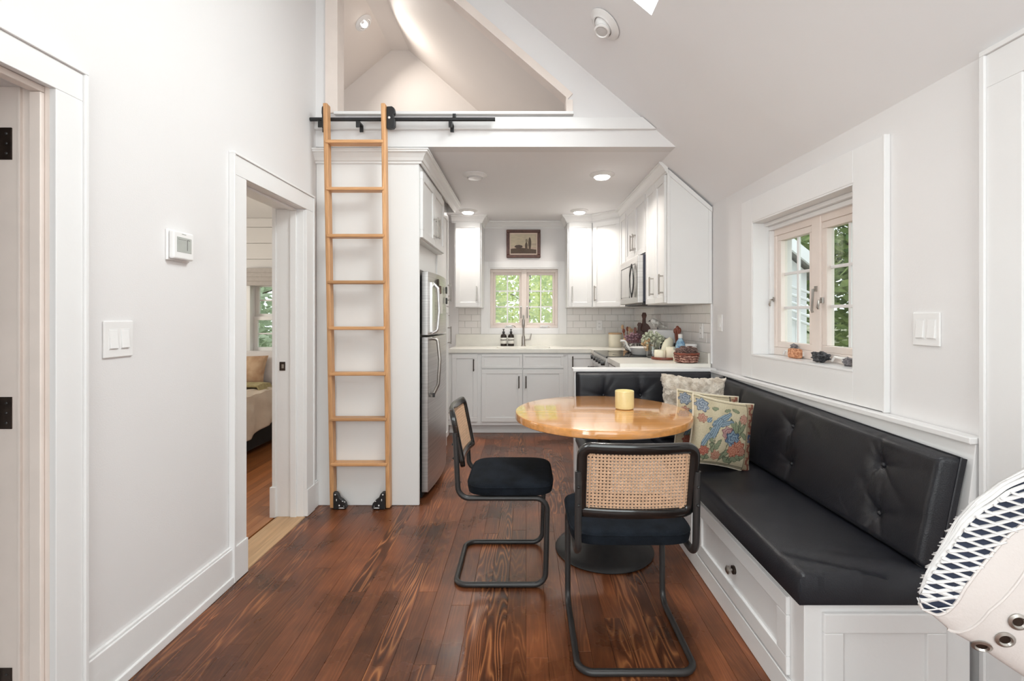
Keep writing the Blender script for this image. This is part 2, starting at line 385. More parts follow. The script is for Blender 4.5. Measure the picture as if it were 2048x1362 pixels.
# right wall with window opening and a door opening close to the camera (skewed)
WY0, WY1, WZ0, WZ1 = 1.998, 2.832, 1.028, 1.828
b = B()
def rseg(y0, y1, z0, z1, t=.22, nx=0):
    b.hexa([(XW(y0), y0, z0), (XW(y0)+t, y0, z0), (XW(y1)+t, y1, z0), (XW(y1), y1, z0)], [(XW(y0), y0, z1), (XW(y0)+t, y0, z1), (XW(y1)+t, y1, z1), (XW(y1), y1, z1)])
rseg(-2.5, .45, 0, 2.2); rseg(.45, 1.34, 1.975, 2.2); rseg(1.34, WY0, 0, 2.2); rseg(WY0, WY1, 0, WZ0); rseg(WY0, WY1, WZ1, 2.2); rseg(WY1, YB+.1, 0, 2.2)
struct(b.build('wall_right', 'wall', fix=False))
# back wall of kitchen with window opening
KX0, KX1, KZ0, KZ1 = -.439, .392, 1.112, 1.836
b = B()
b.box(XO, KX0, YB, YB+.14, 0, ZC+.02); b.box(KX1, 1.6, YB, YB+.14, 0, ZC+.02); b.box(KX0, KX1, YB, YB+.14, 0, KZ0); b.box(KX0, KX1, YB, YB+.14, KZ1, ZC+.02)
struct(b.build('wall_back', 'wall', fix=False))
# rear wall behind the camera with a wide opening added to let fill light in
b = B(); b.box(XO, -1.2, -2.6, -2.5, 0, 4.6); b.box(1.2, 1.9, -2.6, -2.5, 0, 4.6); b.box(-1.2, 1.2, -2.6, -2.5, 3.2, 4.6); b.box(-1.2, 1.2, -2.6, -2.5, 0, .6)
struct(b.build('wall_rear', 'wall', fix=False))
# gable wall above the kitchen, with the loft opening
def gz(x): return roof_at(x, YG)
b = B()
def gp(poly): b.prism([(x, YG, z) for x, z in poly], (0, 1, 0), .10)
OX0, OX1, OZ = -1.263, .278, 2.604
gp([(XL, ZC), (1.035, ZC), (gz and (XW(YG)-(OZ-ZE)/(ZR-ZE)*(XW(YG)-XR)), OZ), (XL, OZ)])
gp([(XL, OZ), (OX0, OZ), (OX0, gz(OX0)), (XL, gz(XL)+.02)])
gp([(OX1, OZ), (XW(YG)-(OZ-ZE)/(ZR-ZE)*(XW(YG)-XR), OZ), (OX0, gz(OX0)), (OX0, 4.045), (OX1, 2.72)])
struct(b.build('wall_gable', 'wall'))
# loft floor / kitchen ceiling
b = B(); b.box(XO-1.9, 1.03, YG+.1, YB+.1, ZC+.09, OZ-.02); b.box(XL, 1.06, YG+.1, YB, ZC, ZC+.089)
struct(b.build('ceiling', 'ceil'), 'flat kitchen ceiling under the loft')
# loft end wall
b = B(); b.prism([(-3.65, YB, OZ-.15), (1.1, YB, OZ-.15), (roofX(.2, YB)+.06, YB, roofZ(.2)+.05), (XR+.05, YB, ZR+.08), (-1.65, YB, ZR+.08), (-3.65, YB, ZR-.84*(2.05)+.06)], (0, 1, 0), .12)
struct(b.build('wall_loft', 'loftwall'))
b = B(); b.box(-3.7, -3.6, YG, YB, 2.3, 3.2); struct(b.build('wall_loft_side', 'loftwall'))
# sloping ceiling, right: strips with a hole for the skylight
SY0, SY1, SS0, SS1 = 1.32, 2.30, .282, .47
def roofslab(y0, y1, s0, s1, name, m):
    b = B(); T = .14
    for i in range(max(1, int((y1-y0)/.5))):
        n = max(1, int((y1-y0)/.5)); a = y0+(y1-y0)*i/n; c = y0+(y1-y0)*(i+1)/n
        q = [(roofX(s0, a), a, roofZ(s0)), (roofX(s1, a), a, roofZ(s1)), (roofX(s1, c), c, roofZ(s1)), (roofX(s0, c), c, roofZ(s0))]
        b.hexa(q, [(p[0]+.06, p[1], p[2]+T) for p in q])
    return b
rb = B()
for (y0, y1, s0, s1) in [(-2.6, SY0, -.12, 1), (SY1, YG+.05, -.12, 1), (SY0, SY1, -.12, SS0), (SY0, SY1, SS1, 1)]:
    t = roofslab(y0, y1, s0, s1, '', ''); n = len(rb.v); rb.v += t.v; rb.f += [tuple(i+n for i in f) for f in t.f]
struct(rb.build('ceiling', 'ceil', fix=False), 'sloping white ceiling of the dining room')
t = roofslab(YG+.05, YB+.1, -.12, .14, '', ''); struct(t.build('ceiling', 'ceil', fix=False), 'low sloping ceiling over the kitchen cabinets')
t = roofslab(YG+.05, YB+.1, .14, 1, '', ''); struct(t.build('ceiling', 'loftwall', fix=False), 'sloping right ceiling of the loft')
b = B(); b.box(-1.62, XR+.02, YG, YB+.1, ZR, ZR+.1)
b.prism([(-1.597, YG, ZR), (-3.7, YG, ZR-.84*2.103), (-3.7, YG, ZR-.84*2.103+.15), (-1.597, YG, ZR+.15)], (0, 1, 0), YB-YG+.1)
struct(b.build('ceiling', 'loftwall'), 'sloping left ceiling of the loft')
b = B(); b.box(-1.6, -1.3, -2.6, YG+.1, ZR-.01, ZR+.15); struct(b.build('ceiling', 'ceil'), 'ridge strip of the dining room ceiling')
# skylight
b = B()
q = lambda s, y, dz=0: (roofX(s, y), y, roofZ(s)+dz)
for (s0, s1, y0, y1) in [(SS0-.03, SS1+.03, SY0-.08, SY0), (SS0-.03, SS1+.03, SY1, SY1+.08), (SS0-.03, SS0, SY0, SY1), (SS1, SS1+.03, SY0, SY1)]:
    g_ = lambda s_, y_, dz: (roofX(s_, y_)+.06, y_, roofZ(s_)+dz)
    b.hexa([g_(s0, y0, .142), g_(s1, y0, .142), g_(s1, y1, .142), g_(s0, y1, .142)], [g_(s0, y0, .19), g_(s1, y0, .19), g_(s1, y1, .19), g_(s0, y1, .19)])
wi = struct(b.build('window_1', 'trim', fix=False), 'skylight in the sloping ceiling')
b = B(); b.hexa([g_(SS0, SY0, .15), g_(SS1, SY0, .15), g_(SS1, SY1, .15), g_(SS0, SY1, .15)], [g_(SS0, SY0, .154), g_(SS1, SY0, .154), g_(SS1, SY1, .154), g_(SS0, SY1, .154)]); b.build('pane', 'pane', wi)
# closet beyond the left door, bedroom shell
b = B(); b.box(-2.7, -2.6, .2, 1.9, 0, 2.4); b.box(-2.7, XO, .2, .3, 0, 2.4); b.box(-2.7, XO, 1.8, 1.9, 0, 2.4); b.box(-2.7, XO, .2, 1.9, 2.3, 2.4); b.box(-2.7, XO, .2, 1.9, -.1, 0)
struct(b.build('wall_closet', 'wall', fix=False))
b = B(); b.box(-4.3, -4.2, 1.9, 2.8, 0, 2.4); b.box(-4.3, -4.2, 4.0, 5.1, 0, 2.4); b.box(-4.3, -4.2, 2.8, 4.0, 0, 1.0); b.box(-4.3, -4.2, 2.8, 4.0, 2.0, 2.4); b.box(-4.3, XO, 1.9, 2.0, 0, 2.4)  # opening in the far side is added to admit fill light
struct(b.build('wall_bedroom_side', 'wall', fix=False))
BX0, BX1, BZ0, BZ1 = -2.93, -2.2, .89, 1.62
b = B(); b.box(-4.3, BX0, 5.02, 5.14, 0, 2.32); b.box(BX1, XO, 5.02, 5.14, 0, 2.32); b.box(BX0, BX1, 5.02, 5.14, 0, BZ0); b.box(BX0, BX1, 5.02, 5.14, BZ1, 2.32)
wb = struct(b.build('wall_bedroom_back', 'wall', fix=False))
z = .0
while z < 2.3:
    z1 = min(z+.17, 2.31)
    if z1 <= BZ0 or z >= BZ1: spans = [(-4.2, XO)]
    else: spans = [(-4.2, BX0-.06), (BX1+.06, XO)]
    for a, c in spans:
        if z1-z > .02:
            b = B(); b.box(a, c, 5.004, 5.02, z+.002, z1-.002); b.build('board', 'wall', wb, bevel=.002, seg=1)
    z += .17
b = B(); b.box(-4.3, XO, 1.9, 5.14, 2.31, 2.4); struct(b.build('ceiling', 'ceil'), 'bedroom ceiling')

# ------------------------------------------------------------------ setting: trims on the walls
cnt = [1]
def trim(b, label=None, m='trim', bevel=.003, **k):
    cnt[0] += 1; return struct(b.build('trim_%d' % cnt[0], m, bevel=bevel, **k), label)
def base(b_, name, label): return struct(b_.build(name, 'trim', bevel=.003), label)
# left baseboards
b = B(); b.box(XL, XL+.018, 1.478, 2.218, 0, .165); b.box(XL, XL+.026, 1.478, 2.218, 0, .035); b.box(XL, XL+.012, 1.478, 2.218, .165, .175)
base(b, 'baseboard_left', 'tall white baseboard between the two left doorways')
b = B(); b.box(XL, XL+.018, 3.06, 3.132, 0, .165); b.box(XL, XL+.012, 3.06, 3.132, .165, .175)
base(b, 'baseboard_left_corner', 'short baseboard in the corner behind the ladder')
# door 1 (foreground left): casing, jamb, stop, hinges
def casing(name, y0, y1, zt, wdt, side, label, far=True, near=True, yin=None, th=.02, bb=.012):
    """casing with back band round an opening y0..y1 on left(-1) or right(+1) wall"""
    b = B()
    def seg(a, c, z0, z1, t):
        if side < 0: b.box(XL, XL+t, a, c, z0, z1)
        else: b.hexa([(XW(a)-t, a, z0), (XW(a), a, z0), (XW(c), c, z0), (XW(c)-t, c, z0)], [(XW(a)-t, a, z1), (XW(a), a, z1), (XW(c), c, z1), (XW(c)-t, c, z1)])
    seg(y0-wdt, y0, 0, zt, th); seg(y1, y1+wdt, 0, zt, th); seg(y0-wdt, y1+wdt, zt, zt+wdt, th)
    seg(y0-wdt-bb, y0-wdt, 0, zt+wdt, th+.008); seg(y1+wdt, y1+wdt+bb, 0, zt+wdt, th+.008); seg(y0-wdt-bb, y1+wdt+bb, zt+wdt, zt+wdt+bb, th+.008)
    return b
d1 = struct(casing('d', .58, 1.380, 1.93, .085, -1, '').build('door_1', 'trim', bevel=.002), 'white door casing at the left edge of the photograph')
b = B(); b.box(XO-.02, XL+.001, 1.380, 1.398, 0, 1.935); b.box(XO-.02, XL+.001, .562, .58, 0, 1.935); b.box(XO-.02, XL+.001, .562, 1.398, 1.9352, 1.95); b.build('jamb', 'pinkwood', d1, bevel=.001)
b = B(); b.box(XL-.045, XL-.012, 1.366, 1.3795, 0, 1.915); b.box(XL-.045, XL-.012, .5805, 1.3795, 1.916, 1.9345); b.build('door_stop', 'pinkwood', d1, bevel=.002)
b = B(); b.box(XL-.085, XL-.078, 1.372, 1.380, 0, 1.93); b.build('bead', 'pinkwood', d1, bevel=.001)
for zz in (1.72, .93, .135):
    b = B(); b.box(XL-.155, XL-.108, 1.3765, 1.3805, zz, zz+.094)
    b.tube([(XL-.152, 1.372, zz), (XL-.152, 1.372, zz+.094)], .006, 8); h = b.build('hinge', 'bronze', d1, bevel=.001)
    b = B()
    for i in range(3): b.ball((XL-.122, 1.376, zz+.018+.029*i), (.004, .002, .004), 8, 4)
    b.build('screw', 'graymetal', h, smooth=True)
b = B(); b.box(-2.36, XL-.16, 1.385, 1.425, .01, 1.92)
for (x0, x1, z0, z1) in [(-2.28, -1.64, .2, .95), (-2.28, -1.64, 1.1, 1.8)]: b.box(x0, x1, 1.378, 1.386, z0, z1)
b.build('door_leaf', 'trim', d1, bevel=.003)
# door 2 (bedroom doorway)
d2 = B()
d2.box(XL+.0005, XL+.02, 2.225, 2.322, .17, 1.935); d2.box(XL+.0005, XL+.02, 2.958, 3.05, .17, 1.935); d2.box(XL+.0005, XL+.02, 2.225, 3.05, 1.936, 2.03)
d2.box(XL+.0005, XL+.028, 2.213, 2.225, .002, 2.03); d2.box(XL+.0005, XL+.026, 3.05, 3.062, .002, 2.03); d2.box(XL+.0005, XL+.028, 2.213, 3.062, 2.03, 2.042)
d2.box(XL+.0005, XL+.027, 2.225, 2.324, .002, .17); d2.box(XL+.0005, XL+.027, 2.957, 3.05, .002, .17)
d2 = struct(d2.build('door_2', 'trim', bevel=.002), 'white casing of the bedroom doorway')
b = B(); b.box(XO-.01, XL+.001, 2.955, 2.975, 0, 1.935); b.box(XO-.01, XL+.001, 2.305, 2.325, 0, 1.935); b.box(XO-.01, XL+.001, 2.305, 2.975, 1.9352, 1.955); b.build('jamb', 'trim', d2, bevel=.001)
b = B(); b.box(XL-.078, XL-.04, 2.942, 2.955, .001, 1.922); b.box(XL-.078, XL-.04, 2.325, 2.955, 1.922, 1.935); b.build('door_stop', 'trim', d2, bevel=.002)
b = B(); b.box(XO-.035, XO-.01, 2.95, 3.04, 0, 2.02); b.box(XO-.035, XO-.01, 2.24, 2.327, 0, 2.02); b.box(XO-.045, XO-.008, 2.94, 3.04, 0, .19); b.build('inner_casing', 'trim', d2, bevel=.002)
b = B(); b.box(XO+.012, XO+.047, 2.9505, 2.956, .92, .975); sp = b.build('strike_plate', 'bronze', d2, bevel=.001)
b = B(); b.box(XO+.026, XO+.04, 2.9495, 2.951, .935, .96); b.build('latch_hole', 'nickel', sp)
# door 3 casing at right edge
d3 = struct(casing('d', .45, 1.336, 1.958, .100, 1, '', th=.024, bb=.016).build('door_3', 'trim', bevel=.002), 'white door casing at the right edge of the photograph')
b = B(); b.hexa([(XW(1.34)-.002, 1.322, 0), (XW(1.34)+.2, 1.322, 0), (XW(1.34)+.2, 1.342, 0), (XW(1.34)-.002, 1.342, 0)], [(XW(1.34)-.002, 1.322, 1.965), (XW(1.34)+.2, 1.322, 1.965), (XW(1.34)+.2, 1.342, 1.965), (XW(1.34)-.002, 1.342, 1.965)]); b.build('jamb', 'trim', d3)
b = B(); b.box(XW(.45)+.10, XW(.45)+.14, .452, 1.322, .01, 1.955)
for z0, z1 in ((.2, .95), (1.08, 1.83)): b.box(XW(.45)+.094, XW(.45)+.10, .56, 1.21, z0, z1)
b.build('door_leaf', 'trim', d3, bevel=.003)

# gable trims: ledge board, beam face, loft opening liner
b = B(); xr = lambda z: XW(YG)-(z-ZE)/(ZR-ZE)*(XW(YG)-XR)
b.prism([(XL, YG, 2.500), (xr(2.50)-.005, YG, 2.500), (xr(2.579)-.005, YG, 2.579), (XL, YG, 2.579)], (0, -1, 0), .026); trim(b, 'horizontal white ledge board below the loft opening')
b = B(); b.box(OX0-.003, OX1+.036, YG-.04, YG+.1, OZ-.012, OZ+.008); trim(b, 'white sill of the loft opening')
b = B()
b.box(OX0-.07, OX0, YG-.012, YG, OZ+.008, 4.2); b.box(OX0-.002, OX0+.012, YG-.012, YG+.1, OZ+.008, 4.1)
b.box(OX1, OX1+.033, YG-.012, YG, OZ+.008, 2.70); b.box(OX1-.012, OX1+.002, YG-.012, YG+.1, OZ+.008, 2.72)
sl = (4.045-2.72)/(OX0-OX1)
b.prism([(OX1-.0, YG-.0125, 2.705), (OX1+.0335, YG-.0125, 2.74), (OX0, YG-.0125, 4.045+.066), (OX0, YG-.0125, 4.03)], (0, 1, 0), .0122)
b.prism([(OX1, YG, 2.705), (OX1, YG, 2.722), (OX0, YG, 4.047), (OX0, YG, 4.03)], (0, 1, 0), .1)
trim(b, 'pinkish primed trim round the loft opening', 'pinkwood', .0015)

# ------------------------------------------------------------------ windows
def sash(parent, f, W_, H_, nh=2, nv=1, fw=.045, d=.03, m='pinkwood', mm='leafpale_none', crank=True, mat_m='trim'):
    """one glazed sash in frame f (a 0..W, b 0..H, c outward to the room)"""
    b = B(); b.M = f
    b.box(0, W_, 0, fw, -d, 0); b.box(0, W_, H_-fw, H_, -d, 0); b.box(0, fw, fw, H_-fw, -d, 0); b.box(W_-fw, W_, fw, H_-fw, -d, 0)
    s = b.build('sash', m, parent, bevel=.003)
    b = B(); b.M = f; b.box(fw, W_-fw, fw, H_-fw, -d*.6-.003, -d*.6); b.build('pane', 'pane', s)
    b = B(); b.M = f
    for i in range(nv):
        x = fw+(W_-2*fw)*(i+1)/(nv+1); b.box(x-.008, x+.008, fw, H_-fw, -d*.6-.009, -d*.6+.005)
    for i in range(nh):
        y = fw+(H_-2*fw)*(i+1)/(nh+1); b.box(fw, W_-fw, y-.008, y+.008, -d*.6-.0095, -d*.6+.0055)
    b.build('muntin', mat_m, s, bevel=.002, seg=1); return s
def lockh(parent, f, h=.10, m='nickel'):
    b = B(); b.M = f; b.tube([(0, 0, 0), (0, 0, .018), (0, -h*.9, .024), (0, -h, .02)], .006, 8); b.box(-.009, .009, -.012, .016, 0, .006)
    b.build('lock_lever', m, parent, smooth=True)
def crankh(parent, f, m='plastic'):
    b = B(); b.M = f; b.box(-.05, .04, -.012, .012, 0, .02); b.tube(fillet([(-.03, 0, .02), (-.03, .004, .04), (.05, .012, .045), (.075, -.01, .04)], .012), .0055, 8)
    b.build('crank', m, parent, smooth=True)
# kitchen window (window_2)
b = B()
CX0, CX1, CZ0, CZ1 = -.534, .481, 1.052, 1.913
t = .018
b.box(CX0, KX0, YB-t, YB, CZ0, CZ1); b.box(KX1, CX1, YB-t, YB, CZ0, CZ1); b.box(KX0, KX1, YB-t, YB, KZ1, CZ1); b.box(KX0, KX1, YB-t, YB, CZ0, KZ0)
w2 = struct(b.build('window_2', 'trim', bevel=.002), 'double casement window over the kitchen sink')
b = B(); e = .012
for q_ in [(KX0, KX0+e, KZ0+e, KZ1-e), (KX1-e, KX1, KZ0+e, KZ1-e)]: b.box(q_[0], q_[1], YB-.01, YB+.14, q_[2], q_[3])
b.box(KX0, KX1, YB-.01, YB+.14, KZ1-e, KZ1); b.box(KX0, KX1, YB-.01, YB+.14, KZ0, KZ0+e); b.build('window_liner', 'trim', w2)
b = B(); yf = YB+.055
b.box(KX0+e, KX0+.045, yf, yf+.06, KZ0+.045, KZ1-.05); b.box(KX1-.045, KX1-e, yf, yf+.06, KZ0+.045, KZ1-.05)
b.box(KX0+e, KX1-e, yf, yf+.06, KZ1-.05, KZ1-e); b.box(KX0+e, KX1-e, yf, yf+.06, KZ0+e, KZ0+.045); b.box(-.055, .008, yf-.004, yf+.06, KZ0+e+.001, KZ1-e-.001)
b.build('window_frame', 'pinkwood', w2, bevel=.003)
s1 = sash(w2, fr((KX0+.045, yf+.03, KZ0+.045), (1, 0, 0), (0, -1, 0)), -.055-KX0-.045, KZ1-KZ0-.095, fw=.028)
s2 = sash(w2, fr((.008, yf+.03, KZ0+.045), (1, 0, 0), (0, -1, 0)), KX1-.045-.008, KZ1-KZ0-.095, fw=.028)
lockh(w2, fr((-.06, yf-.004, 1.37), (1, 0, 0), (0, -1, 0)), .13); lockh(w2, fr((.013, yf-.004, 1.37), (1, 0, 0), (0, -1, 0)), .13)
crankh(w2, fr((-.2, yf-.0, KZ0+.03), (1, 0, 0), (0, -1, 0)), 'nickel'); crankh(w2, fr((.22, yf, KZ0+.03), (1, 0, 0), (0, -1, 0)))
# right wall window (window_3)
ud = Vector((-.0347, 1, 0)).normalized(); wn = Vector((-1, -.0347, 0)).normalized()
def RW(y, z, c=0): return Vector((XW(y), y, z))+wn*c
b = B(); F0 = fr((XW(1.838), 1.838, 0), ud, wn); b.M = F0
L_ = (2.957-1.838)*1.0006; oa = WY0-1.838; ob = WY1-1.838
b.box(0, oa, .888, 1.968, 0, .022); b.box(ob, L_, .888, 1.968, 0, .022); b.box(oa, ob, WZ1, 1.968, 0, .022); b.box(oa, ob, .888, WZ0, 0, .022)
b.box(-.010, 0, .885, 1.97, 0, .024)
w3 = struct(b.build('window_3', 'trim', bevel=.002), 'double casement window over the black bench')
b = B(); b.M = F0
b.box(oa, ob, WZ0-.004, WZ0+.006, -.15, .024); b.box(oa, ob, WZ1-.008, WZ1+.004, -.15, .02); b.box(oa-.004, oa+.008, WZ0+.0062, WZ1-.0082, -.149, .019); b.box(ob-.008, ob+.004, WZ0+.0062, WZ1-.0082, -.149, .019)
b.build('window_liner', 'trim', w3, bevel=.001)
b = B(); b.M = F0; b.box(oa, ob, WZ1-.03, WZ1-.008, -.10, -.05); b.box(oa, ob, WZ1-.055, WZ1-.03, -.10, -.075); b.box(ob-.03, ob-.008, WZ0+.007, WZ1-.056, -.10, -.075); b.build('stop_moulding', 'trim', w3, bevel=.003)
b = B(); b.M = F0; c0, c1 = -.15, -.098; f0, f1 = oa+.008, ob-.008; zb, zt = WZ0+.006, WZ1-.05; mid = (f0+f1)/2
b.box(f0, f0+.045, zb+.045, zt-.04, c0, c1); b.box(f1-.045, f1, zb+.045, zt-.04, c0, c1); b.box(f0, f1, zb, zb+.045, c0, c1); b.box(f0, f1, zt-.04, zt, c0, c1); b.box(mid-.035, mid+.035, zb+.001, zt-.001, c0, c1+.004)
b.build('window_frame', 'pinkwood', w3, bevel=.004)
for k_, (a0, a1) in enumerate([(f0+.045, mid-.035), (mid+.035, f1-.045)]):
    F = F0 @ Matrix.Translation((a0, zb+.045, -.105)); s = sash(w3, F, a1-a0, zt-zb-.085, fw=.034, d=.04)
    lockh(w3, F0 @ Matrix.Translation((mid-.005 if k_ == 0 else f1-.022, 1.40 if k_ == 0 else 1.36, -.094)), .12 if k_ == 0 else .035)
    crankh(w3, F0 @ Matrix.Translation(((a0+a1)/2-.05, zb+.024, -.098)), 'whiteglaze')
lockh(w3, F0 @ Matrix.Translation((mid-.045, 1.34, -.098)), .04)
# bedroom window (window_4)
b = B(); b.box(BX0-.06, BX0, 4.99, 5.02, BZ0-.06, BZ1+.06); b.box(BX1, BX1+.06, 4.99, 5.02, BZ0-.06, BZ1+.06); b.box(BX0, BX1, 4.99, 5.02, BZ1, BZ1+.06); b.box(BX0-.08, BX1+.08, 4.97, 5.02, BZ0-.03, BZ0); b.box(BX0-.06, BX1+.06, 4.99, 5.02, BZ0-.09, BZ0-.03)
w4 = struct(b.build('window_4', 'trim', bevel=.002), 'white sash window of the bedroom')
for (zz0, hh, dy) in ((BZ0+.0, .37, 0), (BZ0+.36, .37, .03)): sash(w4, fr((BX0, 5.06+dy, zz0), (1, 0, 0), (0, -1, 0)), BX1-BX0, hh, nh=1, nv=2, fw=.04, m='trim')

# unseen windows added for the fill lamps, behind the camera and in the bedroom
def plain_window(name, label, f, W_, H_, nx, nz):
    b = B(); b.M = f; c = -.05
    b.box(0, W_, 0, .05, -.09, 0); b.box(0, W_, H_-.05, H_, -.09, 0); b.box(0, .05, .05, H_-.05, -.09, 0); b.box(W_-.05, W_, .05, H_-.05, -.09, 0)
    for i in range(1, nx): b.box(W_*i/nx-.015, W_*i/nx+.015, .05, H_-.05, -.06, -.03)
    for i in range(1, nz): b.box(.05, W_-.05, H_*i/nz-.012, H_*i/nz+.012, -.058, -.032)
    o = struct(b.build(name, 'trim'), label); b = B(); b.M = f; b.box(.05, W_-.05, .05, H_-.05, -.047, -.044); b.build('pane', 'pane', o); return o
plain_window('added_window_5', 'unseen wide window added behind the camera for light', fr((1.2, -2.51, .6), (-1, 0, 0), (0, 1, 0)), 2.4, 2.6, 3, 2)
plain_window('added_window_6', 'unseen window added in the left wall behind the camera for light', fr((XL-.02, -2.0, .95), (0, 1, 0), (1, 0, 0)), 1.5, 1.5, 2, 2)
plain_window('added_window_7', 'unseen window added in the far side wall to light the bedroom', fr((-4.21, 2.8, 1.0), (0, 1, 0), (1, 0, 0)), 1.2, 1.0, 2, 2)

# ------------------------------------------------------------------ crown mouldings
def sweep(path, prof, ztop):
    """mitred sweep of profile (out, dz) along plan path; outward = right-hand side"""
    P = [Vector((p[0], p[1])) for p in path]; n = len(P); b = B(); rows = []
    for i in range(n):
        d0 = (P[i]-P[i-1]).normalized() if i > 0 else None; d1 = (P[i+1]-P[i]).normalized() if i < n-1 else None
        n0 = Vector((d0.y, -d0.x)) if d0 else None; n1 = Vector((d1.y, -d1.x)) if d1 else None
        if n0 is None: m_ = n1
        elif n1 is None: m_ = n0
        else:
            s = n0+n1; m_ = s/(1+n0.dot(n1))
        zt = ztop[i] if isinstance(ztop, list) else ztop
        rows.append([(P[i].x+m_.x*o, P[i].y+m_.y*o, zt+dz) for o, dz in prof])
    k = len(prof); vs = [q for r in rows for q in r]; fs = []
    for i in range(n-1):
        for j in range(k):
            l = (j+1) % k; fs.append((i*k+j, i*k+l, (i+1)*k+l, (i+1)*k+j))
    fs.append(tuple(range(k))); fs.append(tuple(range((n-1)*k, n*k))[::-1])
    b._a(vs, fs); return b
crown = [(0, -.085), (.010, -.085), (.012, -.072), (.020, -.068), (.028, -.050), (.046, -.026), (.058, -.020), (.060, -.010), (.066, -.008), (.066, 0), (0, 0)]
b = sweep([(XL, 3.133), (-.705, 3.133), (-.705, 4.6), (-.83, 4.6)], crown, 2.362); trim(b, 'white crown moulding round the fridge cabinet', 'cab', .001)
b = B(); b.box(XL, -.705, 3.14, 4.6, 2.355, ZC); trim(b, 'filler above the fridge cabinet', 'cab')
b = sweep([(-.83, 5.25), (-.497, 5.25), (-.497, YB), (.4636, YB), (.4636, 5.25), (.748, 5.25), (1.014, 5.0), (1.036, 3.43)], [(o*1.0, dz) for o, dz in crown], ZC-.001); trim(b, 'white crown moulding round the kitchen wall cabinets', 'cab', .001)

# ------------------------------------------------------------------ cabinets
def pull(parent, f, L=.13, vertical=True, m='nickel'):
    b = B(); b.M = f; s = .0055
    if vertical:
        b.box(-s, s, -L/2, L/2, .026, .037); b.box(-s, s, -L/2+.008, -L/2+.019, 0, .028); b.box(-s, s, L/2-.019, L/2-.008, 0, .028)
    else:
        b.box(-L/2, L/2, -s, s, .026, .037); b.box(-L/2+.008, -L/2+.019, -s, s, 0, .028); b.box(L/2-.019, L/2-.008, -s, s, 0, .028)
    return b.build('handle', m, parent, bevel=.002, seg=1)
def shaker(parent, f, W_, H_, handle=None, name='door', fw=.055, t=.019, m='cab', L=.13, hm='nickel'):
    g = .0022; b = B(); b.M = f
    b.box(g, W_-g, g, fw, 0, t); b.box(g, W_-g, H_-fw, H_-g, 0, t); b.box(g, fw, fw, H_-fw, 0, t); b.box(W_-fw, W_-g, fw, H_-fw, 0, t); b.box(fw-.002, W_-fw+.002, fw-.002, H_-fw+.002, 0, t-.010)
    d = b.build(name, m, parent, bevel=.0022, seg=1)
    if handle: pull(d, f @ Matrix.Translation((handle[0], handle[1], t)), L, m=hm)
    return d
# back run base cabinets: face y=5.02
def base_unit(x0, x1, label, spec):
    t = thing('base_cabinet', label, 'cabinet', ((x0+x1)/2, 5.3, 0))
    b = B(); b.box(x0, x1, 5.02, YB-.002, .10, .872); b.box(x0, x1, 5.085, YB-.002, .002, .10); b.build('body', 'cab', t, bevel=.001)
    for nm, a, c, z0, z1, h in spec:
        shaker(t, fr((a, 5.02, z0), (1, 0, 0), (0, -1, 0)), c-a, z1-z0, h, nm, fw=.05 if nm == 'door' else .03, hm='bronze')
base_unit(-.83, -.497, 'white base cabinet left of the sink cabinet, single door', [('door', -.79, -.515, .135, .862, (.235, .61))])
base_unit(-.497, .425, 'wide white sink cabinet with two doors and two false drawers', [('door', -.475, -.037, .135, .700, (.40, .43)), ('door', -.035, .402, .135, .700, (.035, .43)), ('drawer_front', -.475, -.037, .706, .862, None), ('drawer_front', -.035, .402, .706, .862, None)])
base_unit(.425, .74, 'white base cabinet in the corner right of the sink cabinet', [('door', .445, .735, .135, .862, (.05, .64))])
# worktop of the back run with sink cut-out
SX0, SX1, SY0_, SY1_ = -.33, .27, 5.10, 5.44
b = B(); yf0 = 4.985
b.box(-.83, SX0, yf0, YB-.001, .874, .914); b.box(SX1, 1.29, yf0, YB-.001, .874, .914); b.box(SX0, SX1, yf0, SY0_, .874, .914); b.box(SX0, SX1, SY1_, YB-.001, .874, .914)
b.box(-.83, CX0, YB-.02, YB-.001, .914, 1.05); b.box(CX0, CX1, YB-.02, YB-.001, .914, 1.05); b.box(CX1, 1.29, YB-.02, YB-.001, .914, 1.05)
o = b.build('worktop', 'quartz', fix=False); tag(setorg(o), 'cream stone worktop along the back wall with upstand', 'worktop')
t = thing('sink', 'undermount sink set in the worktop below the kitchen window', 'sink', (-.03, 5.27, .70))
b = B(); e = .012
b.box(SX0-e, SX1+e, SY0_-e, SY1_+e, .70, .712); b.box(SX0-e, SX0, SY0_, SY1_, .70, .874); b.box(SX1, SX1+e, SY0_, SY1_, .70, .874); b.box(SX0, SX1, SY0_-e, SY0_, .70, .874); b.box(SX0, SX1, SY1_, SY1_+e, .70, .874)
b.build('basin', 'steel2', t, bevel=.003); b = B(); b.lathe([(.035, 0), (.035, .004), (.02, .006)], (-.03, 5.27, .712), 16); b.build('drain', 'nickel', t)
# faucet
t = thing('faucet', 'brushed nickel gooseneck faucet behind the kitchen sink', 'faucet', (-.03, 5.49, .914))
b = B(); b.lathe([(.028, 0), (.028, .006), (.022, .012), (.020, .10), (.016, .12)], (-.03, 5.49, .914), 20)
b.tube(fillet([(-.03, 5.49, 1.0), (-.03, 5.49, 1.255), (-.03, 5.40, 1.27), (-.03, 5.33, 1.22)], .05), .0115, 12)
b.build('spout', 'nickel', t, smooth=True)
b = B(); b.lathe([(.013, 0), (.017, .02), (.017, .09), (.013, .1)], (-.03, 5.33, 1.13), 14); b.build('spray_head', 'nickel', t, smooth=True)
b = B(); b.tube([(-.01, 5.49, .985), (.045, 5.49, .99)], .010, 10); b.tube([(.045, 5.49, .985), (.062, 5.49, 1.06)], [.009, .006], 10); b.build('lever', 'nickel', t, smooth=True)
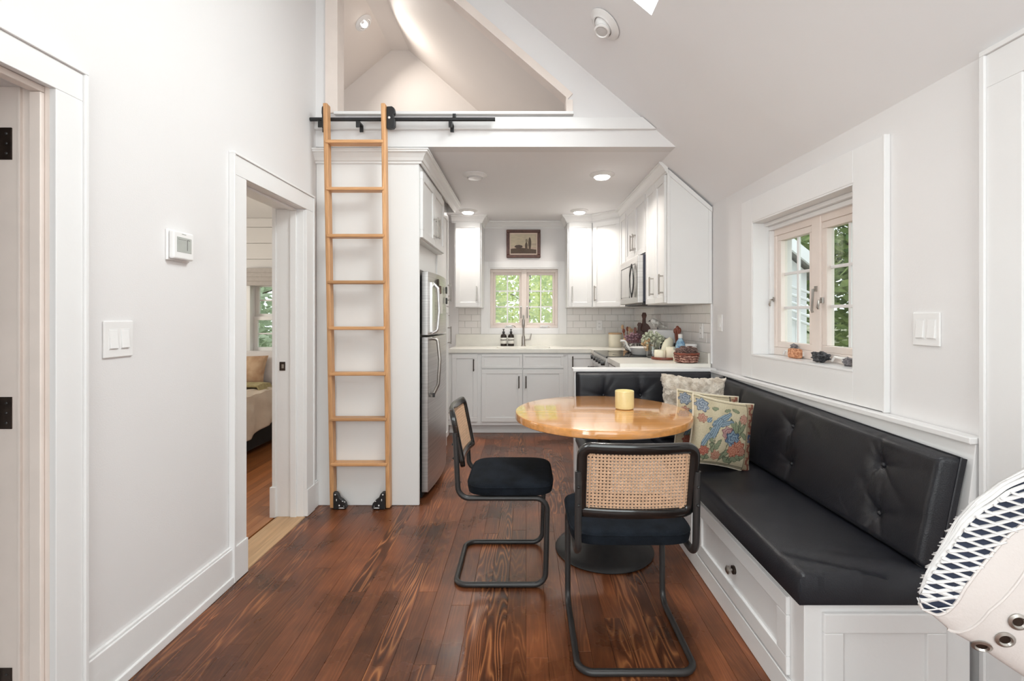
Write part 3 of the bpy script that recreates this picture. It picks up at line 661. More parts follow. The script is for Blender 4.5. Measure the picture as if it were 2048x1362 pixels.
# wall cabinets, back wall
def wall_unit(x0, x1, z0, label, hx):
    t = thing('wall_cabinet', label, 'cabinet', ((x0+x1)/2, 5.4, z0))
    b = B(); b.box(x0, x1, 5.252, YB-.002, z0, ZC-.06); b.build('body', 'cab', t, bevel=.001)
    shaker(t, fr((x0+.012, 5.252, z0+.004), (1, 0, 0), (0, -1, 0)), x1-x0-.024, 2.31-z0-.01, (hx, .15), L=.17)
wall_unit(-.80, -.497, 1.36, 'white wall cabinet left of the kitchen window', .24)
wall_unit(.4636, .748, 1.36, 'white wall cabinet right of the kitchen window, square to it', .04)
# diagonal corner cabinet
t = thing('corner_cabinet', 'white diagonal wall cabinet in the back right corner', 'cabinet', (1.0, 5.3, 1.36))
b = B(); b.prism([(.748, 5.25, 1.36), (1.014, 5.0, 1.36), (1.30, 5.0, 1.36), (1.285, YB-.002, 1.36), (.748, YB-.002, 1.36)], (0, 0, 1), ZC-.06-1.36); b.build('body', 'cab', t, bevel=.001)
du = Vector((.266, -.25, 0)); dl = du.length; dn = Vector((-.25, -.266, 0))
shaker(t, fr((.748+.006, 5.25-.006, 1.364), du, dn), dl-.012, .94, (.045, .15), L=.17)
# right run wall cabinets: front plane slightly out of square
XF = lambda y: 1.036-.0117*(y-3.43); rd = Vector((XF(4)-XF(5), -1, 0)); rn = Vector((-1, -.0117, 0))   # width direction towards the camera
def right_unit(y0, y1, z0, label, doors, zt=2.31):
    t = thing('wall_cabinet', label, 'cabinet', (1.2, (y0+y1)/2, z0))
    b = B()
    def poly(y): return [(XF(y), y, z0), (XW(y)-.004, y, z0), (XW(y)-.004, y, roof_at(XW(y), y)-.012), (XF(y)+.0, y, min(ZC-.03, roof_at(XF(y), y)-.012))]
    p, q = poly(y0), poly(y1); b._a(p+q, [(0, 1, 2, 3), (7, 6, 5, 4), (0, 4, 5, 1), (1, 5, 6, 2), (2, 6, 7, 3), (3, 7, 4, 0)]); b.build('body', 'cab', t, bevel=.001)
    for (a, c, hh) in doors:
        shaker(t, fr((XF(c), c, z0+.004), rd, rn), c-a, zt-z0-.01, (hh, .14) if hh else None, L=.15, fw=.048)
    return t
tc_ = right_unit(3.43, 3.985, 1.355, 'tall white wall cabinet at the open end, near the dining bench', [(3.455, 3.70, .215), (3.70, 3.975, .235)])
b = B(); y = 3.43
b.prism([(1.030, y-.006, 1.355), (1.052, y-.006, 1.355), (1.052, y-.006, 2.30), (1.030, y-.006, 2.31)], (0, 1, 0), .006)
b.prism([(XW(y)-.03, y-.004, 1.355), (XW(y)-.005, y-.004, 1.355), (XW(y)-.005, y-.004, 2.03), (XW(y)-.03, y-.004, 2.05)], (0, 1, 0), .004)
b.prism([(1.04, y-.012, 2.29), (XW(y)-.005, y-.012, 2.02), (XW(y)-.005, y-.012, 2.055), (1.04, y-.012, 2.33)], (0, 1, 0), .012)
b.build('end_trim', 'cab', tc_, bevel=.001)
right_unit(3.99, 4.725, 1.80, 'short white wall cabinet above the microwave', [(4.0, 4.36, .045), (4.36, 4.72, .32)])
right_unit(4.73, 5.0, 1.355, 'narrow white wall cabinet between microwave and corner', [(4.74, 4.995, None)])
# microwave
t = thing('microwave', 'stainless over-the-range microwave under the short wall cabinet', 'microwave', (1.14, 4.36, 1.385))
b = B(); b.box(.995, XW(4.36)-.004, 3.992, 4.722, 1.385, 1.79); b.build('body', 'mwside', t, bevel=.003)
b = B(); b.box(.948, .997, 3.99, 4.724, 1.375, 1.785); dd = b.build('door', 'steel', t, bevel=.006)
b = B(); b.box(.9455, .950, 4.20, 4.66, 1.44, 1.71); b.build('window_glass', 'steel2', dd, bevel=.002)
b = B(); b.box(.944, .949, 4.655, 4.66, 1.43, 1.72); b.box(.944, .949, 4.10, 4.66, 1.715, 1.72); b.box(.944, .949, 4.30, 4.304, 1.43, 1.72); b.build('seam', 'blackmetal', dd)
b = B()
for sgn in (1, -1):
    b.tube([(.930, 4.14+sgn*.075*math.sin(math.pi*k_/12), 1.43+.29*k_/12) for k_ in range(13)], .006, 8)
b.build('handle', 'blackmetal', dd, smooth=True)
b = B(); b.box(.99, 1.30, 4.0, 4.70, 1.36, 1.384); b.build('vent_grille', 'graymetal', t, bevel=.004)

# ------------------------------------------------------------------ tiled backsplashes
tile_cache = {}
def tiles(parent, f, W_, H_, label=None, off=0):
    b = B(); b.M = f; b.box(0, W_, 0, H_, 0, .003); b.build('grout_bed', 'grout', parent)
    tw, th = .1524, H_/round(H_/.0775); g = .0012; rows = round(H_/th)
    for r in range(rows):
        x = -(tw/2 if (r+off) % 2 else 0)
        while x < W_-.004:
            a, c = max(0, x), min(W_, x+tw)
            if c-a > .012:
                key = round(c-a, 4)
                if key not in tile_cache:
                    q = B(); q.box(g, c-a-g, g, th-g, 0, .0075); tile_cache[key] = q
                q = B(); q.M = f @ Matrix.Translation((a, r*th, .001)); q.box(g, c-a-g, g, th-g, 0, .0075+random.uniform(-.0004, .0004)); q.build('tile', 'tile', parent, bevel=.0016, seg=1)
            x += tw
t = thing('backsplash', 'white subway tiles left of the kitchen window', 'backsplash', (-.67, YB, 1.05)); tiles(t, fr((-.80, YB-.0005, 1.052), (1, 0, 0), (0, -1, 0)), CX0+.80, .308)
t = thing('backsplash', 'white subway tiles on the back wall right of the kitchen window', 'backsplash', (.88, YB, 1.05)); tiles(t, fr((CX1, YB-.0005, 1.052), (1, 0, 0), (0, -1, 0)), .80, .308)
t = thing('backsplash', 'white subway tiles on the right wall behind the counter clutter', 'backsplash', (1.33, 4.5, 1.0)); tiles(t, fr((XW(YB-.01)-.0005, YB-.01, .99), -ud, wn), YB-.01-3.45, .365)
b = B(); b.M = fr((XW(3.45), 3.45, .914), -ud, wn); b.box(0, .022, 0, .44, 0, .012); trim(b, 'white edging at the end of the tiles')
# outlets and switches
def plate(name, f, W_, H_, n, label, cat='switch', kind='rocker', grp=None):
    t = thing(name, label, cat, tuple(f.translation)); b = B(); b.M = f; b.box(-W_/2, W_/2, -H_/2, H_/2, 0, .007); b.build('plate', 'plastic', t, bevel=.003)
    for i in range(n):
        x = (i-(n-1)/2)*.046
        b = B(); b.M = f
        if kind == 'rocker':
            b.box(x-.0185, x+.0185, -.035, .035, .005, .0075)
            r = b.build('rocker_frame', 'trim', t, bevel=.001)
            b = B(); b.M = f; b.hexa([(x-.015, -.031, .006), (x+.015, -.031, .006), (x+.015, .031, .006), (x-.015, .031, .006)], [(x-.015, -.031, .013), (x+.015, -.031, .013), (x+.015, .031, .008), (x-.015, .031, .008)]); b.build('rocker', 'plastic', t, bevel=.001)
        else:
            for s in (-1, 1): b.box(x-.016, x+.016, s*.02-.013, s*.02+.013, .006, .009)
            b.build('socket', 'plastic', t, bevel=.002)
            b = B(); b.M = f
            for s in (-1, 1): b.box(x-.008, x-.005, s*.02-.004, s*.02+.006, .0088, .0096); b.box(x+.005, x+.008, s*.02-.004, s*.02+.006, .0088, .0096)
            b.build('slots', 'bronze', t)
plate('light_switch', fr((XL, 1.610, 1.183), (0, 1, 0), (1, 0, 0)), .116, .124, 2, 'double rocker light switch on the left wall')
plate('light_switch', fr(RW(1.665, 1.215), ud, wn), .108, .118, 2, 'double rocker light switch on the right wall beside the window')
plate('light_switch', fr(RW(3.30, 1.215), ud, wn), .07, .118, 1, 'single switch on the right wall between window and tiles')
plate('outlet', fr((.867, YB-.009, 1.155), (1, 0, 0), (0, -1, 0)), .07, .115, 1, 'power outlet in the back wall tiles', 'outlet', 'socket')
plate('outlet', fr(RW(3.60, 1.15, .010), ud, wn), .07, .115, 1, 'power outlet in the right wall tiles above the basket', 'outlet', 'socket')
# thermostat
t = thing('thermostat', 'white square thermostat with grey screen on the left wall', 'thermostat', (XL, 1.88, 1.48))
b = B(); b.box(XL, XL+.009, 1.823, 1.945, 1.481, 1.602); b.build('backplate', 'plastic', t, bevel=.003)
b = B(); b.box(XL+.009, XL+.030, 1.828, 1.940, 1.487, 1.598); bd = b.build('body', 'plastic', t, bevel=.007, seg=3)
b = B(); b.box(XL+.0295, XL+.0308, 1.845, 1.925, 1.515, 1.575); sc_ = b.build('screen', 'lcd', t, bevel=.001)
b = B(); b.box(XL+.0306, XL+.0312, 1.900, 1.902, 1.525, 1.568); b.box(XL+.0306, XL+.0312, 1.900, 1.915, 1.566, 1.568); b.box(XL+.0306, XL+.0312, 1.850, 1.895, 1.565, 1.566); b.build('display_lines', 'graymetal', t)
b = B(); b.box(XL+.0298, XL+.0302, 1.872, 1.895, 1.586, 1.589); b.build('maker_mark', 'lcd', t)

# ------------------------------------------------------------------ fridge side
t = thing('fridge_cabinet', 'tall white cabinet housing with double doors above the fridge', 'cabinet', (-1.05, 3.5, 0))
b = B(); b.box(XL+.002, -.713, 3.133, 3.155, .002, 2.36); b.box(XL+.002, -.713, 3.156, 4.00, 1.785, 2.36); b.box(XL+.002, -.77, 3.156, 4.00, 1.60, 1.784)
b.build('body', 'cab', t, bevel=.001)
F = lambda y, z: fr((-.713, y, z), (0, 1, 0), (1, 0, 0))
shaker(t, F(3.160, 1.79), .415, .45, (.375, .14), L=.15); shaker(t, F(3.577, 1.79), .415, .45, (.04, .14), L=.15)
b = B(); b.box(-.7705, -.767, 3.156, 3.999, 1.60, 1.785); b.build('recessed_panel', 'cab', t)
t = thing('pantry_cabinet', 'tall narrow white pantry cabinet beyond the fridge', 'cabinet', (-1.1, 4.3, 0))
b = B(); b.box(XL+.002, -.775, 4.005, 4.60, .002, 2.36); b.build('body', 'cab', t, bevel=.001)
F = lambda y, z: fr((-.775, y, z), (0, 1, 0), (1, 0, 0))
shaker(t, F(4.01, 1.36), .585, .88, (.53, .13), L=.17); shaker(t, F(4.01, .10), .585, 1.25, (.53, .98), L=.17)
b = B()
for zz in (1.27, 1.46, .25, .32): b.ball((-.752, 4.585, zz), .006, 8, 6)
b.build('bumper', 'nickel', t, smooth=True)
# fridge
t = thing('refrigerator', 'stainless top-freezer refrigerator in the white housing', 'refrigerator', (-1.0, 3.58, 0))
b = B(); b.box(-1.36, -.735, 3.20, 3.925, .03, 1.585); b.build('body', 'graymetal', t, bevel=.004)
def fdoor(z0, z1, nm):
    n = 10; b = B(); vs = []
    prof = [(-.722, 3.245)]+[(-.676+.020*math.sin(math.pi*k_/n)+(.012*k_/n), 3.245+.665*k_/n) for k_ in range(n+1)]+[(-.71, 3.91)]
    b.prism([(x, y, z0) for x, y in prof], (0, 0, 1), z1-z0); return b.build(nm, 'steel', t, bevel=.004)
fd = fdoor(1.130, 1.572, 'freezer_door'); rd_ = fdoor(.045, 1.118, 'fridge_door')
b = B(); b.tube(fillet([(-.665, 3.36, 1.50), (-.628, 3.355, 1.46), (-.618, 3.345, 1.30), (-.628, 3.33, 1.16), (-.668, 3.33, 1.14)], .03), .011, 10)
b.box(-.672, -.655, 3.29, 3.37, 1.15, 1.50); b.build('handle', 'steel2', fd, smooth=True)
b = B(); b.tube(fillet([(-.668, 3.345, 1.105), (-.628, 3.345, 1.10), (-.612, 3.34, .95), (-.622, 3.335, .78), (-.66, 3.33, .70)], .03), .012, 10)
b.build('handle', 'nickel', rd_, smooth=True)
b = B(); b.box(-.66, -.645, 3.315, 3.335, .69, .72); b.build('handle_foot', 'graymetal', rd_)
b = B(); b.box(-1.3, -.72, 3.26, 3.90, .005, .045); b.build('toe_grille', 'blackmetal', t)
for (yy, zz, h_, w_, lb, mm) in [(3.46, 1.50, .07, .03, 'dark oval fridge magnet high on the freezer door', 'bronze'), (3.53, 1.46, .06, .05, 'brown figure magnet on the freezer door', 'darkwood'), (3.78, 1.47, .055, .035, 'black square fridge magnet, upper of the far pair', 'blackmetal'), (3.79, 1.385, .05, .035, 'black square fridge magnet, lower of the far pair', 'blackmetal')]:
    b = B(); xx = -.656+.012*(yy-3.245)/.665; b.box(xx, xx+.012, yy-w_/2, yy+w_/2, zz-h_/2, zz+h_/2); tag(setorg(b.build('magnet', mm, bevel=.004)), lb, 'magnet')
b = B(); b.box(-.654, -.648, 3.50, 3.66, 1.28, 1.44); tag(setorg(b.build('paper_note', 'label', bevel=.001)), 'pale sheet of paper held on the freezer door', 'paper')

# ------------------------------------------------------------------ right run base, stove, peninsula
FX = .70
t = thing('stove', 'black glass electric range between the two worktops', 'stove', (1.0, 4.36, 0))
b = B(); b.box(FX+.02, XW(4.36)-.006, 3.988, 4.722, .03, .905); b.build('body', 'steel', t, bevel=.003)
b = B(); b.box(FX-.02, XW(4.7)-.03, 3.985, 4.725, .905, .921); b.build('cooktop', 'darkglass', t, bevel=.003)
b = B(); b.hexa([(FX-.035, 3.988, .80), (FX+.03, 3.988, .80), (FX+.03, 4.722, .80), (FX-.035, 4.722, .80)], [(FX-.02, 3.988, .905), (FX+.03, 3.988, .905), (FX+.03, 4.722, .905), (FX-.02, 4.722, .905)]); b.build('control_panel', 'steel2', t, bevel=.003)
b = B(); b.box(FX-.02, FX+.02, 3.99, 4.72, .24, .79); od = b.build('oven_door', 'steel2', t, bevel=.004)
b = B(); b.box(FX-.024, FX-.018, 4.08, 4.63, .35, .66); b.build('oven_window', 'darkglass', od)
b = B(); b.tube([(FX-.075, 4.02, .755), (FX-.075, 4.69, .755)], .012, 10); b.box(FX-.075, FX-.02, 4.04, 4.06, .745, .765); b.box(FX-.075, FX-.02, 4.65, 4.67, .745, .765); b.build('handle', 'blackmetal', od, smooth=True)
for k_ in range(5):
    b = B(); yy = 4.04+k_*.155; b.tube([(FX-.03, yy, .86), (FX-.058, yy, .857)], [.022, .018], 14); b.build('knob', 'blackmetal', t, smooth=True)
b = B()
for (x, y, r) in [(.87, 4.17, .10), (1.12, 4.17, .08), (.87, 4.54, .08), (1.12, 4.54, .10)]: b.tube([(x+r*math.cos(2*math.pi*k_/28), y+r*math.sin(2*math.pi*k_/28), .9212) for k_ in range(28)], .0012, 4, True)
b.build('burner_ring', 'graymetal', t)
t = thing('base_cabinet', 'white base cabinet between the stove and the bench wall', 'cabinet', (1.0, 3.7, 0))
b = B(); b.box(FX+.02, XW(3.7)-.02, 3.50, 3.982, .10, .872); b.box(FX+.08, XW(3.7)-.02, 3.50, 3.982, .002, .10); b.build('body', 'cab', t)
shaker(t, fr((FX+.02, 3.975, .135), (0, -1, 0), (-1, 0, 0)), .46, .56, (.40, .4), hm='bronze'); shaker(t, fr((FX+.02, 3.975, .70), (0, -1, 0), (-1, 0, 0)), .46, .16, None, 'drawer', fw=.03)
b = B(); b.hexa([(FX-.01, 3.445, .874), (XW(3.445)-.006, 3.445, .874), (XW(3.983)-.006, 3.983, .874), (FX-.01, 3.983, .874)], [(FX-.01, 3.445, .914), (XW(3.445)-.006, 3.445, .914), (XW(3.983)-.006, 3.983, .914), (FX-.01, 3.983, .914)])
b.hexa([(XW(3.45)-.024, 3.45, .914), (XW(3.45)-.004, 3.45, .914), (XW(3.983)-.004, 3.983, .914), (XW(3.983)-.024, 3.983, .914)], [(XW(3.45)-.024, 3.45, .99), (XW(3.45)-.004, 3.45, .99), (XW(3.983)-.004, 3.983, .99), (XW(3.983)-.024, 3.983, .99)])
tag(setorg(b.build('worktop', 'quartz')), 'cream stone worktop piece between stove and bench wall', 'worktop')
t = thing('base_cabinet', 'white base cabinet in the back right corner beyond the stove', 'cabinet', (1.0, 5.0, 0))
b = B(); b.box(.745, 1.28, 4.73, YB-.01, .10, .872); b.build('body', 'cab', t)
b = B(); b.box(FX-.01, 1.29, 4.73, 4.984, .874, .914); tag(setorg(b.build('worktop', 'quartz')), 'cream stone worktop piece in the corner beyond the stove', 'worktop')

# ------------------------------------------------------------------ bench (built-in banquette)
BXF = .858
bench = thing('bench', 'white built-in corner bench with drawers below black cushions', 'bench', (1.1, 2.4, 0))
b = B()
b.box(BXF, 1.29, 1.45, 2.92, .002, .375); b.box(.36, 1.29, 2.92, 3.36, .002, .375)
b.build('base', 'trim', bench, bevel=.002)
b = B(); b.box(BXF-.014, BXF, 1.45, 2.92, 0.002, .085); b.build('plinth', 'trim', bench, bevel=.003)
def bpanel(f, W_, H_, knob, nm='drawer'):
    b = B(); b.M = f; fw = .06; t_ = .014
    b.box(0, W_, 0, fw, 0, t_); b.box(0, W_, H_-fw, H_, 0, t_); b.box(0, fw, fw, H_-fw, 0, t_); b.box(W_-fw, W_, fw, H_-fw, 0, t_); b.box(fw-.002, W_-fw+.002, fw-.002, H_-fw+.002, -.002, .004)
    d = b.build(nm, 'trim', bench, bevel=.004)
    if knob:
        b = B(); b.M = f @ Matrix.Translation((W_/2, H_/2, t_-.01)) ; b.lathe([(.006, 0), (.006, .018), (.016, .022), (.017, .030), (.010, .035)], (0, 0, 0), 16); k = b.build('knob', 'nickel', d, smooth=True)
        b = B(); b.M = f @ Matrix.Translation((W_/2, H_/2, t_-.010)); b.lathe([(.017, 0), (.017, .009), (.008, .011)], (0, 0, 0), 16); b.build('knob_plate', 'bronze', d, smooth=True)
bpanel(fr((BXF, 2.325, .095), (0, -1, 0), (-1, 0, 0)), .80, .255, True)
bpanel(fr((BXF, 2.90, .095), (0, -1, 0), (-1, 0, 0)), .50, .255, True)
bpanel(fr((.912, 1.45, .04), (1, 0, 0), (0, -1, 0)), .375, .31, False, 'end_panel')
# slanted back panel + half wall
b = B()
def bp(y): return [(XW(y)-.09, y, .37), (XW(y)-.004, y, .37), (XW(y)-.004, y, .862), (XW(y)-.030, y, .862)]
p, q = bp(1.462), bp(3.36); b._a(p+q, [(0, 1, 2, 3), (7, 6, 5, 4), (0, 4, 5, 1), (1, 5, 6, 2), (2, 6, 7, 3), (3, 7, 4, 0)])
b.box(1.29, 1.372, 1.452, 1.535, .002, .374); b.hexa([(1.29, 1.535, .002), (XW(1.535)-.004, 1.535, .002), (XW(3.36)-.004, 3.36, .002), (1.29, 3.36, .002)], [(1.29, 1.535, .375), (XW(1.535)-.004, 1.535, .375), (XW(3.36)-.004, 3.36, .375), (1.29, 3.36, .375)])
b.build('back_panel', 'trim', bench, bevel=.002)
b = B(); b.box(.346, XW(3.4)-.004, 3.36, 3.44, .002, .872); b.build('half_wall', 'trim', bench, bevel=.002)
b = B()
y0, y1 = 1.458, 3.40
b._a([(XW(y0)-.052, y0, .862), (XW(y0)-.004, y0, .862), (XW(y1)-.004, y1, .862), (XW(y1)-.052, y1, .862), (XW(y0)-.052, y0, .884), (XW(y0)-.004, y0, .884), (XW(y1)-.004, y1, .884), (XW(y1)-.052, y1, .884)], [(0, 3, 2, 1), (4, 5, 6, 7), (0, 1, 5, 4), (1, 2, 6, 5), (2, 3, 7, 6), (3, 0, 4, 7)])
b.box(.335, XW(3.45)-.004, 3.345, 3.45, .868, .889)
b.build('cap_rail', 'trim', bench, bevel=.004)
# seat cushions
def slab(fn, nu, nv, name, m, parent=None):
    pass
def cushion_box(x0, x1, y0, y1, z0, z1, name, label, wr=.0, seed=0, nx=40, ny=90):
    """soft cushion: rounded-edge height field with closed underside"""
    r = .035
    def top(u, v):
        x = x0+(x1-x0)*u; y = y0+(y1-y0)*v
        d = min(x-x0, x1-x, y-y0, y1-y); k = max(0, 1-d/r); z = z1-(z1-z0)*.55*(1-math.sqrt(max(0, 1-k*k))) if k > 0 else z1
        z += .004*noise.noise(Vector((x*5, y*5, seed)))
        near = max(0, 1-(y-y0)/.22)
        z += wr*near*noise.noise(Vector((x*9+y*14, y*4-x*3, seed+2)))
        return (x, y, z)
    b = B(); b.grid(top, nx, ny)
    n = len(b.v)
    ring = [j*(nx+1) for j in range(ny+1)]; 
    loop = [i for i in range(nx+1)]+[j*(nx+1)+nx for j in range(1, ny+1)]+[ny*(nx+1)+i for i in range(nx-1, -1, -1)]+[j*(nx+1) for j in range(ny-1, 0, -1)]
    lows = [];
    for i in loop:
        p = b.v[i]; b.v.append((p[0], p[1], z0)); lows.append(len(b.v)-1)
    L = len(loop)
    for k in range(L): b.f.append((loop[k], lows[k], lows[(k+1) % L], loop[(k+1) % L]))
    b.f.append(tuple(lows))
    o = b.build(name, 'leather', smooth=True); tag(setorg(o), label, 'cushion'); return o
cushion_box(BXF-.022, 1.288, 1.437, 3.345, .377, .462, 'seat_cushion', 'long black vinyl seat cushion under the right window', wr=.022, seed=3, nx=46, ny=130)
cushion_box(.352, BXF-.024, 2.90, 3.345, .377, .462, 'seat_cushion', 'short black vinyl seat cushion behind the round table', seed=5, nx=40, ny=40)
# tufted backs
def tufted(Pt, nrm, W_, H_, buttons, thick, name, label, nu=150, nv=50, r=.03):
    """Pt(u,v): point on the rear plane (metres along, metres up); nrm outward"""
    nrm = Vector(nrm).normalized()
    def h(a, c):
        d = min(a, W_-a, c, H_-c); k = max(0, 1-d/r); t = thick*(math.sqrt(max(0, 1-k*k))*.75+.25) if k > 0 else thick
        for i, (bx, bz) in enumerate(buttons):
            dx, dz = a-bx, c-bz; dd = math.hypot(dx, dz)
            t -= .030*math.exp(-(dd/.028)**1.1)
            if dd < .24:
                ang = math.atan2(dz, dx); f = 0
                for (aa, st, ln) in ((1.75, 1, .15), (-1.35, 1, .17), (2.6, .7, .12), (.7, .7, .12), (-2.3, .7, .14), (-.5, .6, .12)):
                    aa2 = aa+.35*math.sin(i*7.1+aa*3); da = math.atan2(math.sin(ang-aa2), math.cos(ang-aa2))
                    f += st*math.exp(-(da/.17)**2)*math.exp(-dd/ln)*(1-math.exp(-dd/.012))
                t -= .0075*f
        t += .0025*noise.noise(Vector((a*6, c*6, 4.2)))
        return t
    b = B(); b.grid(lambda u, v: tuple(Pt(u*W_, v*H_)+nrm*h(u*W_, v*H_)), nu, nv)
    nx, ny = nu, nv
    loop = [i for i in range(nx+1)]+[j*(nx+1)+nx for j in range(1, ny+1)]+[ny*(nx+1)+i for i in range(nx-1, -1, -1)]+[j*(nx+1) for j in range(ny-1, 0, -1)]
    par = [(i/nx*W_, 0) for i in range(nx+1)]+[(W_, j/ny*H_) for j in range(1, ny+1)]+[(i/nx*W_, H_) for i in range(nx-1, -1, -1)]+[(0, j/ny*H_) for j in range(ny-1, 0, -1)]
    low = []
    for (a, c) in par: b.v.append(tuple(Pt(a, c))); low.append(len(b.v)-1)
    L = len(loop)
    for k in range(L): b.f.append((loop[k], low[k], low[(k+1) % L], loop[(k+1) % L]))
    b.f.append(tuple(low))
    root = thing(name, label, 'cushion', tuple(Pt(W_/2, 0)))
    b.build('cover', 'leather', root, smooth=True)
    for (bx, bz) in buttons:
        q = B(); c = Pt(bx, bz)+nrm*(thick-.024); q.ball(c, .010, 12, 8); q.build('button', 'leather', root, smooth=True)
    b = B(); e = [tuple(Pt(a, c)+nrm*(thick*.25+.001)) for a, c in par]; b.tube(e, .0035, 6, True); b.build('piping', 'leather', root, smooth=True)
    return root
up = Vector((.070, 0, .338)); upn = up.normalized(); Hb = .372; Yb0, Yb1 = 1.472, 3.17
def PR(a, c):   # a runs from the near end to the far end
    y = Yb0+a; base = XW(y)-.122+.02*(a/1.7)
    return Vector((base, y, .448))+upn*c*(1+.10*a/1.63)
tufted(PR, (-1, 0, .2), Yb1-Yb0, Hb, [(.245, .262), (.220, .095), (.805, .262), (.76, .10), (1.35, .262), (1.33, .10)], .072, 'back_cushion', 'long black tufted back cushion below the right window', 190, 56)
def PB(a, c): return Vector((.357+a, 3.356-.02*(1-c/.38), .467+c))
tufted(PB, (0, -1, .05), .955, .395, [(.19, .235), (.45, .235), (.71, .235)], .055, 'back_cushion', 'short black tufted back cushion against the kitchen peninsula', 90, 44)

# ------------------------------------------------------------------ table
TX, TY, TR = .412, 2.555, .470
t = thing('round_table', 'round honey wood pedestal table with black metal base', 'table', (TX, TY, 0))
b = B(); b.lathe([(TR-.006, .71), (TR, .714), (TR, .745), (TR-.003, .749), (TR-.010, .750)], (TX, TY, 0), 120); b.build('tabletop', 'maple', t, smooth=True)
b = B(); b.lathe([(.262, .002), (.264, .006), (.258, .014), (.235, .026), (.19, .042), (.13, .070), (.085, .105), (.055, .15), (.040, .21), (.036, .35), (.036, .60), (.05, .67), (.12, .70), (.16, .709)], (TX+.012, TY, 0), 64); b.build('pedestal', 'blackmetal', t, smooth=True)
# candle
t = thing('candle', 'yellow glass candle standing on the round table', 'candle', (.545, 2.60, .750))
b = B(); b.lathe([(.044, .0), (.050, .004), (.052, .012), (.052, .098), (.050, .100), (.0475, .098), (.0475, .078)], (.545, 2.60, .7505), 40, False)
b.f.append(tuple(range(40))[::-1]); b.build('vessel', 'candleglass', t, smooth=True)
b = B(); b.lathe([(.0475, .0), (.0475, .068), (.02, .066), (.0, .066)], (.545, 2.60, .762), 40, False); b.build('wax', 'wax', t, smooth=True)
b = B(); b.tube([(.545, 2.60, .827), (.545, 2.601, .838)], .0012, 6); b.build('wick', 'blackmetal', t)

